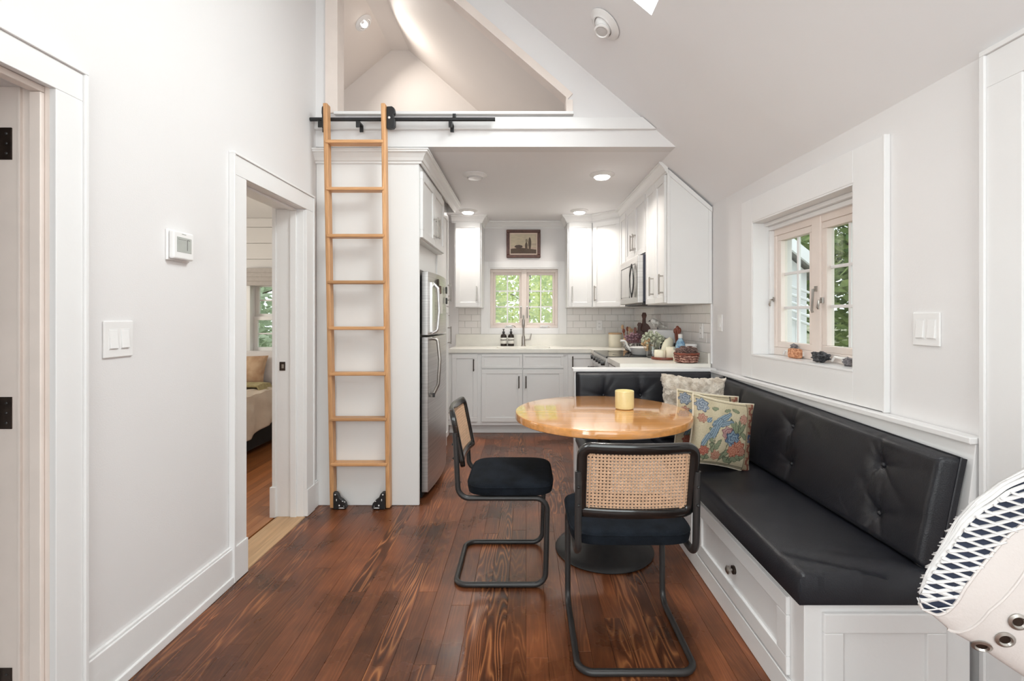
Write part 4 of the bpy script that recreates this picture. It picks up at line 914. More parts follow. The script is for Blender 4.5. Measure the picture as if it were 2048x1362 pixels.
# ------------------------------------------------------------------ cantilever chairs
def make_chair(label, loc, rotz):
    t = thing('cantilever_chair', label, 'chair', (0, 0, 0))
    hw = .208; z0 = .0125; b = B()
    path = [(-hw, -.215, .715), (-hw, -.200, .415), (-hw, .215, .415), (-hw, .205, z0), (-hw, -.215, z0), (hw, -.215, z0), (hw, .205, z0), (hw, .215, .415), (hw, -.200, .415), (hw, -.215, .715)]
    b.tube(fillet(path, .055, 7), .0125, 12); b.build('tube_frame', 'graymetal', t, smooth=True, local=True)
    b = B()
    for s in (-1, 1):
        b.lathe([(.010, -.0), (.0128, .002), (.0128, .006)], (s*hw, -.2155, .712), 12)
    b.build('tube_cap', 'graymetal', t, smooth=True, local=True)
    for s in (-1, 1):
        b = B()
        for zz, yy in ((.665, -.226), (.60, -.223)): b.ball((s*hw, yy, zz), .0055, 8, 6)
        b.build('screw', 'blackmetal', t, smooth=True, local=True)
    # seat: superellipse slab
    def seat(z0_, z1_, rr, wx, y0_, y1_, n=72):
        prof = []
        cx, cy = 0, (y0_+y1_)/2; ax, ay = wx/2, (y1_-y0_)/2
        rows = [(z0_, -.012), (z0_+.006, -.002), ((z0_+z1_)/2, .002), (z1_-.016, 0), (z1_-.006, -.006), (z1_, -.022), (z1_+.004, -.09)]
        b = B(); vs = []
        for (z, ins) in rows:
            for k in range(n):
                a = 2*math.pi*k/n; c, s = math.cos(a), math.sin(a); e = 2/5.5
                vs.append((cx+(ax+ins)*math.copysign(abs(c)**e, c), cy+(ay+ins)*math.copysign(abs(s)**e, s), z))
        fs = [(j*n+k, j*n+(k+1) % n, (j+1)*n+(k+1) % n, (j+1)*n+k) for j in range(len(rows)-1) for k in range(n)]
        fs.append(tuple(range(n))[::-1]); fs.append(tuple(range((len(rows)-1)*n, len(rows)*n))); b._a(vs, fs); return b
    b = seat(.428, .482, .04, .452, -.165, .245); st = b.build('seat', 'velvet', t, smooth=True, local=True)
    b = B(); e = 2/5.5
    b.tube([(.226*math.copysign(abs(math.cos(a))**e, math.cos(a)), .04+.205*math.copysign(abs(math.sin(a))**e, math.sin(a)), .468) for a in [2*math.pi*k/72 for k in range(72)]], .0035, 6, True); b.build('piping', 'velvet', st, smooth=True, local=True)
    # backrest frame: rounded rectangle ring, slightly curved in plan, leaning back
    W2, H0, H1 = .213, .548, .822
    lean = lambda z: -.185-(z-.548)*.20
    def bk(x, z, d=0): return (x, lean(z)-.030*(1-(x/W2)**2)*.9+.012+d, z)
    pts = fillet([(-.19, 0, H0+.017), (-W2+.017, 0, H0+.017), (-W2+.017, 0, H1-.017), (W2-.017, 0, H1-.017), (W2-.017, 0, H0+.017), (-.19, 0, H0+.017)], .03, 5)
    # densify straight runs
    dense = []
    for i in range(len(pts)-1):
        n = max(1, int((pts[i+1]-pts[i]).length/.03))
        for k in range(n): dense.append(pts[i].lerp(pts[i+1], k/n))
    P = [Vector(bk(p.x, p.z)) for p in dense]; b = B(); m = len(P); vs = []; fs = []
    for i in range(m):
        tg = (P[(i+1) % m]-P[i-1]).normalized(); nrm = Vector((0, -1, -.2)).normalized(); sd = tg.cross(nrm).normalized()
        for k in range(12):
            a = 2*math.pi*k/12; c, s = math.cos(a), math.sin(a)
            vs.append(P[i]+sd*.0185*math.copysign(abs(c)**.6, c)+nrm*.013*math.copysign(abs(s)**.6, s))
    for i in range(m):
        j = (i+1) % m
        for k in range(12): fs.append((i*12+k, i*12+(k+1) % 12, j*12+(k+1) % 12, j*12+k))
    b._a(vs, fs); bf = b.build('backrest_frame', 'blacklac', t, smooth=True, local=True)
    # cane with real holes
    cw, ch = W2*2-.066, H1-H0-.066; nx, nz = 29, 17; px, pz = cw/nx, ch/nz; b = B(); vs = []; fs = []
    for j in range(nz):
        for i in range(nx):
            x0 = -cw/2+i*px; z0_ = H0+.033+j*pz; cx, cz = x0+px/2, z0_+pz/2; base_ = len(vs)
            outer = [(x0, z0_), (cx, z0_), (x0+px, z0_), (x0+px, cz), (x0+px, z0_+pz), (cx, z0_+pz), (x0, z0_+pz), (x0, cz)]
            rr = px*.27
            inner = [(cx+rr*math.cos(R(a)), cz+rr*math.sin(R(a))) for a in (225, 270, 315, 0, 45, 90, 135, 180)]
            for k, (x, z) in enumerate(outer): vs.append(bk(x, z, .0012 if k % 2 else -.0012))
            for k, (x, z) in enumerate(inner): vs.append(bk(x, z, -.0004))
            for k in range(8): fs.append((base_+k, base_+(k+1) % 8, base_+8+(k+1) % 8, base_+8+k))
    b._a(vs, fs); b.build('cane_panel', 'cane', t, local=True, fix=False, solid=.002)
    b = B(); b.tube([bk(p.x*.862, H0+.033-.003+(p.z-H0-.017)/(H1-H0-.034)*(ch+.006), -.003) for p in dense], .0028, 6, True); b.build('cane_spline', 'cane', t, smooth=True, local=True)
    t.location = loc; t.rotation_euler = (0, 0, rotz); return t
ch2 = make_chair('black cane-back cantilever chair in front of the table, seen from behind', (.392, 1.862, 0), 0)
ch1 = copy_tree(ch2); ch1.location = (-.115, 2.395, 0); ch1.rotation_euler = (0, 0, R(-90))
ch1['label'] = 'black cane-back cantilever chair left of the table, seen from the side'
for c in (ch1, ch2): c['group'] = 'cane chairs at the round table'

# ------------------------------------------------------------------ ladder and rail
t = thing('library_rail', 'black metal ladder rail mounted on the loft ledge', 'rail', (-.8, 3.06, 2.5))
b = B(); b.tube([(XL+.002, 3.045, 2.537), (-.200, 3.045, 2.537)], .0125, 14); b.build('tube', 'blackmetal', t, smooth=True)
for x, hk in ((-1.33, 1), (-1.085, 0), (-.487, 1)):
    b = B(); b.box(x-.012, x+.012, 3.03, 3.104, 2.510, 2.522); b.box(x-.012, x+.012, 3.096, 3.104, 2.475, 2.522); b.box(x-.012, x+.012, 3.028, 3.036, 2.480, 2.522)
    if hk: b.box(x+.012, x+.034, 3.036, 3.054, 2.535, 2.572)
    b.build('bracket', 'blackmetal', t, bevel=.002)
t = thing('ladder', 'light oak library ladder leaning on the black loft rail', 'ladder', (-1.09, 3.1, 0))
ly = lambda z: 3.076-.106*z/2.612
def rail(x0, x1, cap):
    b = B(); b.hexa([(x0, ly(0), .004), (x1, ly(0), .004), (x1, ly(0)+.056, .004), (x0, ly(0)+.056, .004)], [(x0, ly(2.612), 2.612), (x1, ly(2.612), 2.612), (x1, ly(2.612)+.056, 2.612), (x0, ly(2.612)+.056, 2.612)])
    b.build('side_rail', 'ladderwood', t, bevel=.007)
rail(-1.286, -1.257, 0); rail(-.919, -.891, 1)
for i in range(8):
    z = .305+.2965*i; y = ly(z)
    b = B(); b.box(-1.272, -.905, y-.008, y+.066, z-.021, z-.0); b.build('rung', 'rungwood', t, bevel=.006, seg=3)
for x, s in ((-1.262, 1), (-.914, -1)):
    pr = [(0, .002), (0, .112), (.018, .112), (.032, .098), (.040, .075), (.062, .060), (.080, .040), (.088, .015), (.080, .002), (.05, -.0), (.02, .0)]
    b = B(); b.prism([(x+s*(.005+a), 3.062, z+.002) for a, z in pr], (0, 1, 0), .03); wg = b.build('wheel_guard', 'blackmetal', t, bevel=.004)
    b = B()
    for (a, z, r1, r2) in [(.014, .095, .005, .005), (.022, .060, .003, .008), (.062, .052, .005, .003), (.076, .048, .004, .004), (.040, .024, .005, .006), (.07, .02, .002, .002), (.055, .008, .02, .003)]: b.ball((x+s*(.005+a), 3.0615, z+.004), (r1, .002, r2), 10, 6)
    b.build('paint_spot', 'trim', wg, smooth=True)
    b = B(); b.tube([(x+s*.045, 3.070, .032), (x+s*.045, 3.086, .032)], .030, 20); b.build('wheel', 'graymetal', t, smooth=True)
for x, s in ((-1.290, -1), (-.889, 1)):
    pr = [(0, 2.46), (0, 2.60), (.035, 2.602), (.052, 2.59), (.056, 2.565), (.054, 2.552), (.046, 2.55), (.046, 2.53), (.056, 2.52), (.056, 2.475), (.045, 2.462), (.02, 2.458)]
    b = B(); b.prism([(x+s*a*.95*(1 if s > 0 else .25), 2.995, z) for a, z in pr], (0, 1, 0), .03); rh = b.build('rail_hook', 'blackmetal', t, bevel=.004)
b = B(); b.ball((-.872, 2.993, 2.527), (.008, .004, .008), 12, 8); b.build('bolt', 'trim', t, smooth=True)

# ------------------------------------------------------------------ lamps
def downlight(x, y, z, on, label, nrm=(0, 0, -1), eye=False, power=6):
    t = thing('ceiling_light', label, 'light', (x, y, z), group='recessed kitchen downlights' if nrm == (0, 0, -1) and on else None)
    n = Vector(nrm).normalized(); rot = n.to_track_quat('Z', 'Y').to_matrix().to_4x4(); F = Matrix.Translation((x, y, z)) @ rot
    b = B(); b.M = F; b.lathe([(.060, .0), (.098, .0), (.099, .003), (.094, .007), (.074, .014), (.066, .022), (.060, .020), (.060, 0)], (0, 0, 0), 36, False); b.build('trim_ring', 'plastic', t, smooth=True)
    b = B(); b.M = F
    if eye: b.ball((0, 0, -.010), (.062, .062, .058), 24, 14)
    else: b.lathe([(.060, .004), (.060, .022), (.052, .032), (.0, .034)], (0, 0, 0), 32, False)
    b.build('lens', 'lens_on' if (on and not eye) else ('lens_off' if not eye else 'plastic'), t, smooth=True)
    if eye:
        d = Vector((-.35, -.25, -1)) if not on else Vector((.30, -.80, -.62)); d.normalize(); F2 = Matrix.Translation(Vector((x, y, z))+n*.008) @ d.to_track_quat('Z', 'Y').to_matrix().to_4x4()
        b = B(); b.M = F2; b.lathe([(.040, .040), (.045, .052), (.036, .056), (.030, .048)], (0, 0, -.006), 28, False); b.build('socket_rim', 'plastic', t, smooth=True)
        b = B(); b.M = F2; b.lathe([(.037, .046), (.03, .051), (.0, .054)], (0, 0, -.006), 28, False); b.build('bulb', 'lens_on' if on else 'lens_off', t, smooth=True)
    if on:
        l = bpy.data.lights.new('lamp', 'AREA'); l.shape = 'DISK'; l.size = .10; l.energy = power; l.color = (1, .95, .88); l.spread = R(150)
        o = bpy.data.objects.new('lamp', l); C.objects.link(o); o.parent = t; o.location = n*.075; o.rotation_euler = (-n).to_track_quat('Z', 'Y').to_euler()
downlight(.605, 3.74, ZC, True, 'lit ceiling downlight nearest the dining area')
downlight(-.41, 3.75, ZC, False, 'unlit ceiling downlight beside the fridge cabinet')
downlight(-.62, 5.02, ZC, True, 'lit ceiling downlight above the left end of the worktop')
downlight(.57, 5.02, ZC, True, 'lit ceiling downlight above the right end of the worktop')
xs, ys = .437, 2.60; nrm = Vector((-(ZR-ZE), 0, -(XW(ys)-XR))).normalized()
downlight(xs, ys, roof_at(xs, ys), False, 'white eyeball spotlight, unlit, on the sloping ceiling', tuple(nrm), eye=True)
nl = Vector((.84, 0, -1)).normalized()
downlight(-1.70, 4.92, ZR-.84*(.103), True, 'lit eyeball spotlight on the loft ceiling', tuple(nl), eye=True, power=9)

# ------------------------------------------------------------------ picture over the kitchen window
t = thing('framed_picture', 'small brown framed sepia landscape above the kitchen window', 'picture', (-.03, YB, 1.955))
b = B(); x0, x1, z0, z1 = -.2315, .172, 1.955, 2.287; fw = .036
for q_ in [(x0, x1, z0, z0+fw), (x0, x1, z1-fw, z1), (x0, x0+fw, z0+fw, z1-fw), (x1-fw, x1, z0+fw, z1-fw)]: b.box(q_[0], q_[1], YB-.03, YB-.001, q_[2], q_[3])
b.build('frame', 'frame_brown', t, bevel=.006)
b = B(); b.box(x0+fw-.002, x1-fw+.002, YB-.012, YB-.004, z0+fw-.002, z1-fw+.002); b.build('mat', 'mat_board', t)
def paint_pic(u, v):
    n = noise.noise(Vector((u*6, v*14, 1)))*.5+.5; n2 = noise.noise(Vector((u*40, v*40, 2)))*.5+.5
    c = Vector((.52, .45, .33)).lerp(Vector((.68, .58, .42)), n)
    hz = .24+.05*math.sin(u*4)
    if u > .82 and v < .62: c = c.lerp(Vector((.40, .30, .24)), .7*(.5+.5*math.sin(v*30)))
    if v < hz+.1: c = c.lerp(Vector((.60, .42, .34)), .5)
    if v < hz: c = Vector((.10, .065, .045))*(0.6+.9*n2)
    def el(cx, cy, rx, ry): return ((u-cx)/rx)**2+((v-cy)/ry)**2 < .8+.6*n2
    if el(.745, .52, .055, .30) or el(.61, .38, .05, .2): c = Vector((.10, .07, .05))*(.6+n2)
    if el(.62, .66, .045, .08): c = Vector((.25, .2, .14))*(.6+n2)
    if el(.31, .36, .15, .08): c = Vector((.09, .06, .05))*(.6+n2)
    return tuple(c)
b = B(); ex = .014; nu, nv = 110, 84
b.grid(lambda u, v: (x0+fw+ex+u*(x1-x0-2*fw-2*ex), YB-.0125, z0+fw+ex+v*(z1-z0-2*fw-2*ex)), nu, nv, True)
b.col = [paint_pic(i/nu, j/nv) for j in range(nv+1) for i in range(nu+1)]; b.build('print', 'print', t, fix=False)

# ------------------------------------------------------------------ pillows
def pillow(w_, h_, t_, n=60, pinch=.07, bump=0, seed=0, paint=None, sag=0, rnd_=0):
    b = B(); cols = []
    for side in (-1, 1):
        vs = []; 
        for j in range(n+1):
            for i in range(n+1):
                u = i/n*2-1; v = j/n*2-1
                e = max(0, (1-u**2)*(1-v**2)); x = u*w_/2*(1-pinch*(1-v*v)); z = v*h_/2*(1-pinch*(1-u*u))
                y = side*t_/2*e**.42
                if bump and 0 < i < n and 0 < j < n:
                    p = Vector((x*11, z*11, seed+side)); y += side*bump*(noise.noise(p)+.5*noise.noise(p*2.6))
                y += sag*u*u
                if rnd_:
                    k = 1-rnd_*(u*u*v*v)**1.5; x *= k; z *= k
                    p = Vector((x*30, z*30, y*30)); x += .010*noise.noise(p)+.006*noise.noise(p*2.3); z += .010*noise.noise(p+Vector((5, 1, 2)))+.006*noise.noise(p*2.3+Vector((3, 1, 9)))
                vs.append((x, y, z)); cols.append(paint(u*.5+.5, v*.5+.5) if paint else (1, 1, 1))
        q = [(j*(n+1)+i, j*(n+1)+i+1, (j+1)*(n+1)+i+1, (j+1)*(n+1)+i) for j in range(n) for i in range(n)]
        if side > 0: q = [t[::-1] for t in q]
        b._a(vs, q)
    if paint: b.col = cols
    return b
def ell(u, v, cx, cy, rx, ry, a=0):
    c, s = math.cos(a), math.sin(a); x, y = u-cx, v-cy; return ((x*c+y*s)/rx)**2+((-x*s+y*c)/ry)**2
def tap(u, v):
    P = lambda f, k: noise.noise(Vector((u*f, v*f, k)))
    n1 = P(7, 5)*.5+.5; n2 = P(70, 6)*.5+.5; n3 = P(26, 8)*.5+.5; wu, wv = u+.018*P(16, 11), v+.018*P(16, 12)
    c = Vector((.44, .365, .235)).lerp(Vector((.58, .50, .35)), n1)*(.80+.35*n2)
    dk = Vector((.085, .095, .06))
    for k, (cx, cy, rx, ry, a) in enumerate([(.60, .62, .028, .10, .5), (.66, .56, .02, .12, .2), (.74, .58, .028, .10, -.6), (.70, .66, .02, .08, -.2), (.80, .50, .03, .07, .9), (.30, .24, .03, .09, .4), (.36, .30, .025, .08, -.4), (.48, .17, .035, .08, -.6), (.56, .10, .03, .07, 1.2), (.66, .13, .06, .035, .2), (.72, .17, .05, .03, -.5), (.24, .44, .02, .10, .2), (.18, .30, .02, .09, -.2), (.80, .19, .045, .03, .5), (.20, .10, .05, .03, 0), (.50, .85, .04, .02, .3), (.64, .87, .045, .022, -.3), (.30, .84, .04, .02, .2)]):
        d = ell(wu, wv, cx, cy, rx*1.3, ry*1.2, a)+.9*(n3-.5)
        if d < 1.15: c = dk.lerp(Vector((.23, .26, .16)), min(1, .35+n2)) if d < .75 else dk*1.2
    # stems
    for (x0_, y0_, x1_, y1_) in [(.42, .05, .60, .62), (.55, .1, .78, .6), (.2, .05, .34, .5), (.62, .3, .72, .78)]:
        L = math.hypot(x1_-x0_, y1_-y0_); q = ((wu-x0_)*(x1_-x0_)+(wv-y0_)*(y1_-y0_))/L/L
        if 0 < q < 1 and abs((wu-x0_)*(y1_-y0_)-(wv-y0_)*(x1_-x0_))/L < .006: c = dk
    for (cx, cy, rx, ry, a) in [(.40, .70, .20, .045, .62), (.44, .64, .17, .04, .35), (.33, .60, .13, .05, .95), (.24, .46, .15, .045, 1.05), (.17, .36, .13, .035, 1.15), (.30, .50, .12, .04, 1.25), (.20, .66, .05, .03, .9)]:
        d = ell(wu, wv, cx, cy, rx, ry, a)
        if d < 1:
            st = .5+.5*math.sin((u*math.sin(a)-v*math.cos(a))*230); c = Vector((.07, .12, .17)).lerp(Vector((.30, .37, .42)), st*.85+.15*n2)
            if d > .85: c = Vector((.08, .10, .12))
    for (cx, cy, r, c1, c2) in [(.50, .50, .075, (.24, .10, .11), (.46, .29, .26)), (.60, .42, .095, (.05, .09, .16), (.24, .32, .38)), (.72, .31, .085, (.34, .08, .05), (.55, .28, .18)), (.62, .25, .07, (.36, .10, .06), (.55, .26, .17)), (.79, .27, .045, (.32, .10, .07), (.5, .28, .2)), (.78, .75, .055, (.34, .14, .10), (.52, .32, .24)), (.17, .20, .055, (.28, .06, .04), (.46, .18, .12)), (.36, .15, .055, (.32, .12, .07), (.5, .28, .2)), (.10, .86, .075, (.09, .12, .17), (.34, .37, .40)), (.10, .66, .05, (.30, .12, .08), (.5, .3, .22))]:
        d = math.hypot(wu-cx, wv-cy)/(r*1.22); an = math.atan2(v-cy, u-cx); d *= 1+.14*math.sin(an*7+cx*9)
        if d < 1.05:
            k = .5+.5*math.sin(d*15+an*3+n3*4); c = Vector(c1).lerp(Vector(c2), k)*(.75+.45*n2)
            if d > .95: c = Vector(c1)*.6
    if u > .855:
        c = Vector((.36, .27, .17))*(.75+.45*n2); q = (u-.93)/.06
        s_ = math.sin(v*34)*.5; sc_ = abs(q-s_)
        if sc_ < .35 or (abs(math.sin(v*34+1.2)) > .93 and abs(q) < .9): c = Vector((.22, .07, .045))*(.7+.6*n2)
        if .42 < v < .54 and abs(q) < .8 and n3 > .42: c = Vector((.05, .08, .15))
    if abs(u-.85) < .006 or (u < .855 and (abs(v-.965) < .005 or abs(v-.035) < .005)): c = Vector((.07, .05, .035))
    return tuple(c)
def edgecord(w_, h_, pinch, r=.005, sag=0):
    pts = []
    N = 16
    for k in range(N): v = -1+2*k/N; pts.append((1, v))
    for k in range(N): u = 1-2*k/N; pts.append((u, 1))
    for k in range(N): v = 1-2*k/N; pts.append((-1, v))
    for k in range(N): u = -1+2*k/N; pts.append((u, -1))
    b = B(); b.tube([(u*w_/2*(1-pinch*(1-v*v)), sag*u*u, v*h_/2*(1-pinch*(1-u*u))) for u, v in pts], r, 6, True); return b
def put_pillow(name, label, b, m, loc, rot, cord=None):
    root = thing(name, label, 'pillow', loc, rot=rot)
    b.build('cover', m, root, smooth=True, local=True)
    if cord: cord.build('cord', 'piping', root, smooth=True, local=True)
    return root
put_pillow('throw_pillow', 'floral tapestry pillow with blue bird, front one on the bench', pillow(.345, .355, .14, 120, .08, paint=tap), 'tapestry', (1.018, 2.46, .652), (R(-10), R(11), R(6)), edgecord(.345, .355, .08, .0045))
put_pillow('throw_pillow', 'floral tapestry pillow half hidden behind the bird pillow', pillow(.345, .345, .11, 90, .05, paint=tap), 'tapestry', (1.02, 2.66, .655), (R(-14), R(7), R(-4)), edgecord(.345, .345, .05, .0045))
put_pillow('throw_pillow', 'shaggy cream fleece pillow in the corner of the bench', pillow(.47, .46, .17, 130, .20, bump=.024, seed=4, rnd_=.13), 'fur', (1.085, 3.05, .675), (R(-10), R(3), R(-8)))

# ------------------------------------------------------------------ stones on the window sill
def stone(c, r, m, label, seed, name='stone'):
    b = B(); b.ball((0, 0, 0), r, 20, 12, .7, seed); z = min(v[2] for v in b.v); b.v = [(v[0], v[1], max(v[2], z+r[2]*.25)) for v in b.v]; z = min(v[2] for v in b.v)
    b.v = [(v[0]+c[0], v[1]+c[1], v[2]-z+c[2]) for v in b.v]; tag(setorg(b.build(name, m, smooth=True)), label, 'stone')
ZS = WZ0+.0065
b = B(); b.box(1.435, 1.475, 2.50, 2.585, ZS, ZS+.052); tag(setorg(b.build('stone', 'rock_o', bevel=.010)), 'rough orange brick-like stone on the window sill', 'stone')
stone((1.447, 2.31, ZS), (.030, .052, .026), 'rock_b', 'flat black stone in the middle of the window sill', 5)
stone((1.462, 2.135, ZS), (.018, .024, .018), 'rock_g', 'small grey stone at the near end of the window sill', 9)
stone((1.482, 2.60, WZ0+.052), (.012, .032, .014), 'rock_g', 'grey stone on the window frame behind the orange stone', 12)

# ------------------------------------------------------------------ things on the worktops
ZT = .914
def lathe_thing(name, label, cat, c, prof, m, n=28, cap=True): 
    b = B(); b.lathe(prof, c, n, cap); return tag(setorg(b.build(name, m, smooth=True)), label, cat)
for x, lb in ((-.262, 'brown pump soap bottle, left of the pair behind the sink'), (-.175, 'brown pump soap bottle, right of the pair behind the sink')):
    t = thing('soap_bottle', lb, 'bottle', (x, 5.50, ZT), 'pump bottles behind the sink')
    b = B(); b.lathe([(.034, 0), (.036, .005), (.036, .115), (.030, .132), (.014, .142), (.013, .155)], (x, 5.50, ZT+.001), 28); b.build('bottle', 'soap_brown', t, smooth=True)
    b = B(); b.lathe([(.0365, .030), (.0368, .031), (.0368, .098), (.0365, .099)], (x, 5.50, ZT), 28, False); lab = b.build('label', 'label', t, smooth=True)
    b = B(); b.lathe([(.0370, .068), (.0371, .069), (.0371, .076), (.037, .077)], (x, 5.50, ZT), 28, False); b.build('label_band', 'soap_brown', lab)
    b = B(); b.lathe([(.015, .155), (.015, .170), (.006, .172), (.006, .192), (.013, .194), (.013, .200)], (x, 5.50, ZT), 16); b.tube([(x, 5.50, ZT+.197), (x, 5.462, ZT+.194)], .0045, 8); b.build('pump', 'blackmetal', t, smooth=True)
t = thing('canister', 'cream ceramic canister with wooden lid in the back corner', 'canister', (1.005, 5.30, ZT))
b = B(); b.lathe([(.070, 0), (.073, .004), (.073, .143), (.070, .146)], (1.005, 5.30, ZT+.001), 36); b.build('jar', 'cream', t, smooth=True)
b = B(); b.lathe([(.076, .147), (.076, .160), (.073, .163)], (1.005, 5.30, ZT), 36); b.build('lid', 'lightwood', t, smooth=True)
# wooden boards leaning behind the stove
def board(c, w_, h_, th, label, m, tilt, rz, hole=True):
    t = thing('cutting_board', label, 'board', c, rot=(R(tilt), 0, R(rz)))
    pr = [(-w_/2, 0), (w_/2, 0), (w_/2, h_*.60), (w_*.34, h_*.68), (w_*.15, h_*.72), (w_*.13, h_*.84), (w_*.2, h_*.92), (w_*.12, h_), (-w_*.12, h_), (-w_*.2, h_*.92), (-w_*.13, h_*.84), (-w_*.15, h_*.72), (-w_*.34, h_*.68), (-w_/2, h_*.60)]
    b = B(); b.prism([(x, 0, z) for x, z in pr], (0, 1, 0), th); b.build('board', m, t, bevel=.004, local=True)
board((1.205, 4.83, ZT), .13, .39, .018, 'tallest dark wooden cutting board leaning beyond the stove', 'darkwood', -6, -25)
board((1.155, 4.80, ZT), .12, .285, .016, 'middle dark wooden board leaning beyond the stove', 'darkwood', -6, -20)
board((1.110, 4.77, ZT), .085, .235, .016, 'smallest reddish wooden board leaning beyond the stove', 'redwood', -6, -10)
# utensil crock with spoons
t = thing('utensil_crock', 'small clay crock of wooden utensils beside the canister', 'crock', (1.10, 5.12, ZT))
b = B(); b.lathe([(.035, 0), (.04, .05), (.042, .11), (.038, .112), (.036, .05)], (1.10, 5.12, ZT+.001), 24); b.build('crock', 'lightwood', t, smooth=True)
for i in range(5):
    a = i*1.26; dx, dy = .020*math.cos(a), .020*math.sin(a); L = .19+.02*(i % 3)
    b = B(); p = Vector((1.10+dx, 5.12+dy, ZT+.05)); q_ = Vector((1.10+dx*2.6, 5.12+dy*2.6, ZT+L)); b.tube([p, q_], .005, 8); b.ball(q_, (.016, .010, .026), 12, 8); b.build('utensil', 'redwood' if i % 2 else 'lightwood', t, smooth=True)
# dried mauve flowers in patterned bowl
def bouquet(parent, c, r, h, m, n, seed, s=.012, nm='flower'):
    rnd = random.Random(seed); b = B()
    for i in range(n):
        a = rnd.uniform(0, 6.28); rr = r*math.sqrt(rnd.random()); z = h*(.55+.45*rnd.random())*(1-.35*(rr/r)**2)
        p = Vector((c[0]+rr*math.cos(a), c[1]+rr*math.sin(a), c[2]+z)); b.ball(p, (s, s, s*.8), 6, 4, .4, i)
        b.tube([Vector(c)+Vector((rr*.3*math.cos(a), rr*.3*math.sin(a), 0)), p], .0012, 3)
    o = b.build(nm, m, parent); o['kind'] = 'stuff'; return o
t = thing('patterned_bowl', 'black and white patterned bowl of dried mauve flowers on the stove', 'bowl', (1.03, 4.52, .9225))
b = B(); b.lathe([(.045, 0), (.07, .010), (.088, .045), (.094, .082), (.090, .083), (.084, .045), (.06, .015)], (1.03, 4.52, .9225), 36); b.build('bowl', 'patt', t, smooth=True)
bouquet(t, (1.03, 4.52, .97), .085, .14, 'mauve', 60, 3)
# white gratin dish with raised handles
t = thing('baking_dish', 'white ceramic dish with curved side handle on the stove', 'dish', (1.02, 4.16, .9225))
b = B(); b.lathe([(.070, 0), (.082, .006), (.105, .060), (.112, .064), (.108, .068), (.098, .060), (.076, .012)], (1.02, 4.16, .9225), 36); b.build('dish', 'whiteglaze', t, smooth=True)
b = B(); b.tube(fillet([(.93, 4.16, .965), (.885, 4.16, 1.00), (.86, 4.15, 1.04), (.825, 4.15, 1.042)], .025), [.016]+[.013]*40, 8) if False else b.tube(fillet([(.93, 4.16, .955), (.895, 4.16, 1.00), (.875, 4.155, 1.045), (.835, 4.15, 1.045)], .025), .011, 8); b.build('handle', 'whiteglaze', t, smooth=True)
# tray group
t = thing('tray', 'round dark red wooden tray under the cream candles', 'tray', (1.115, 3.80, ZT))
b = B(); b.lathe([(.095, 0), (.10, .004), (.10, .018), (.095, .020), (.090, .014), (.0, .014)], (1.115, 3.80, ZT+.001), 40); b.build('disc', 'redwood', t, smooth=True)
for i in range(3):
    b = B(); a = i*2.09; b.ball((1.115+.07*math.cos(a), 3.80+.07*math.sin(a), ZT+.003), .006, 8, 6); b.build('foot', 'redwood', t, smooth=True)
zt = ZT+.0155
def candle(c, r, h, label, m='wax', tilt=None, scallop=0):
    t = thing('candle', label, 'candle', c, 'candles on the worktop')
    b = B(); n = 32; b.lathe([(r*.96, 0), (r, .003), (r, h-.003), (r*.94, h), (r*.8, h-.004), (0, h-.006)], c, n)
    if scallop: b.v = [(c[0]+(v[0]-c[0])*(1+scallop*math.sin(8*math.atan2(v[1]-c[1], v[0]-c[0]))), c[1]+(v[1]-c[1])*(1+scallop*math.sin(8*math.atan2(v[1]-c[1], v[0]-c[0]))), v[2]) for v in b.v]
    b.build('body', m, t, smooth=True); b = B(); b.tube([(c[0], c[1], c[2]+h-.006), (c[0]+.002, c[1], c[2]+h+.006)], .001, 5); b.build('wick', 'blackmetal', t)
candle((1.075, 3.775, zt), .045, .062, 'squat cream candle at the left of the wooden tray', scallop=.03)
candle((1.160, 3.765, zt), .040, .088, 'round cream candle at the right of the wooden tray', scallop=.04)
candle((1.165, 3.62, ZT+.001), .030, .085, 'pale green candle in front of the wooden tray', 'cream')
t = thing('shell_scoop', 'cream shell-shaped scoop leaning on the squat candle', 'ornament', (1.12, 3.83, zt))
b = B()
b.grid(lambda u, v: (1.135+.045*(u-.5)*2*(.55+.45*math.sin(math.pi*v*.8+.3))+.035*v, 3.84-.02*math.sin(math.pi*u), zt+.04+.125*v-.02*abs(u-.5)*2), 12, 12); b.build('shell', 'wax', t, smooth=True, solid=.012)
b = B(); b.lathe([(.02, 0), (.024, .01), (.012, .045)], (1.135, 3.84, zt), 16); b.build('stand', 'wax', t, smooth=True)
# glass jar with dried flowers
t = thing('glass_jar', 'clear glass jar of dried pale flowers behind the tray', 'vase', (1.06, 3.97, ZT))
b = B(); b.lathe([(.045, 0), (.052, .006), (.052, .075), (.040, .11), (.048, .13), (.044, .13), (.036, .11), (.048, .075), (.048, .01), (0, .008)], (1.06, 3.93, ZT+.001), 32, False); b.build('jar', 'glass', t, smooth=True)
bouquet(t, (1.06, 3.93, ZT+.06), .095, .17, 'drygreen', 110, 8, .011)
bouquet(t, (1.01, 3.91, ZT+.06), .045, .11, 'dryorange', 30, 9, .011, 'tan_flower')
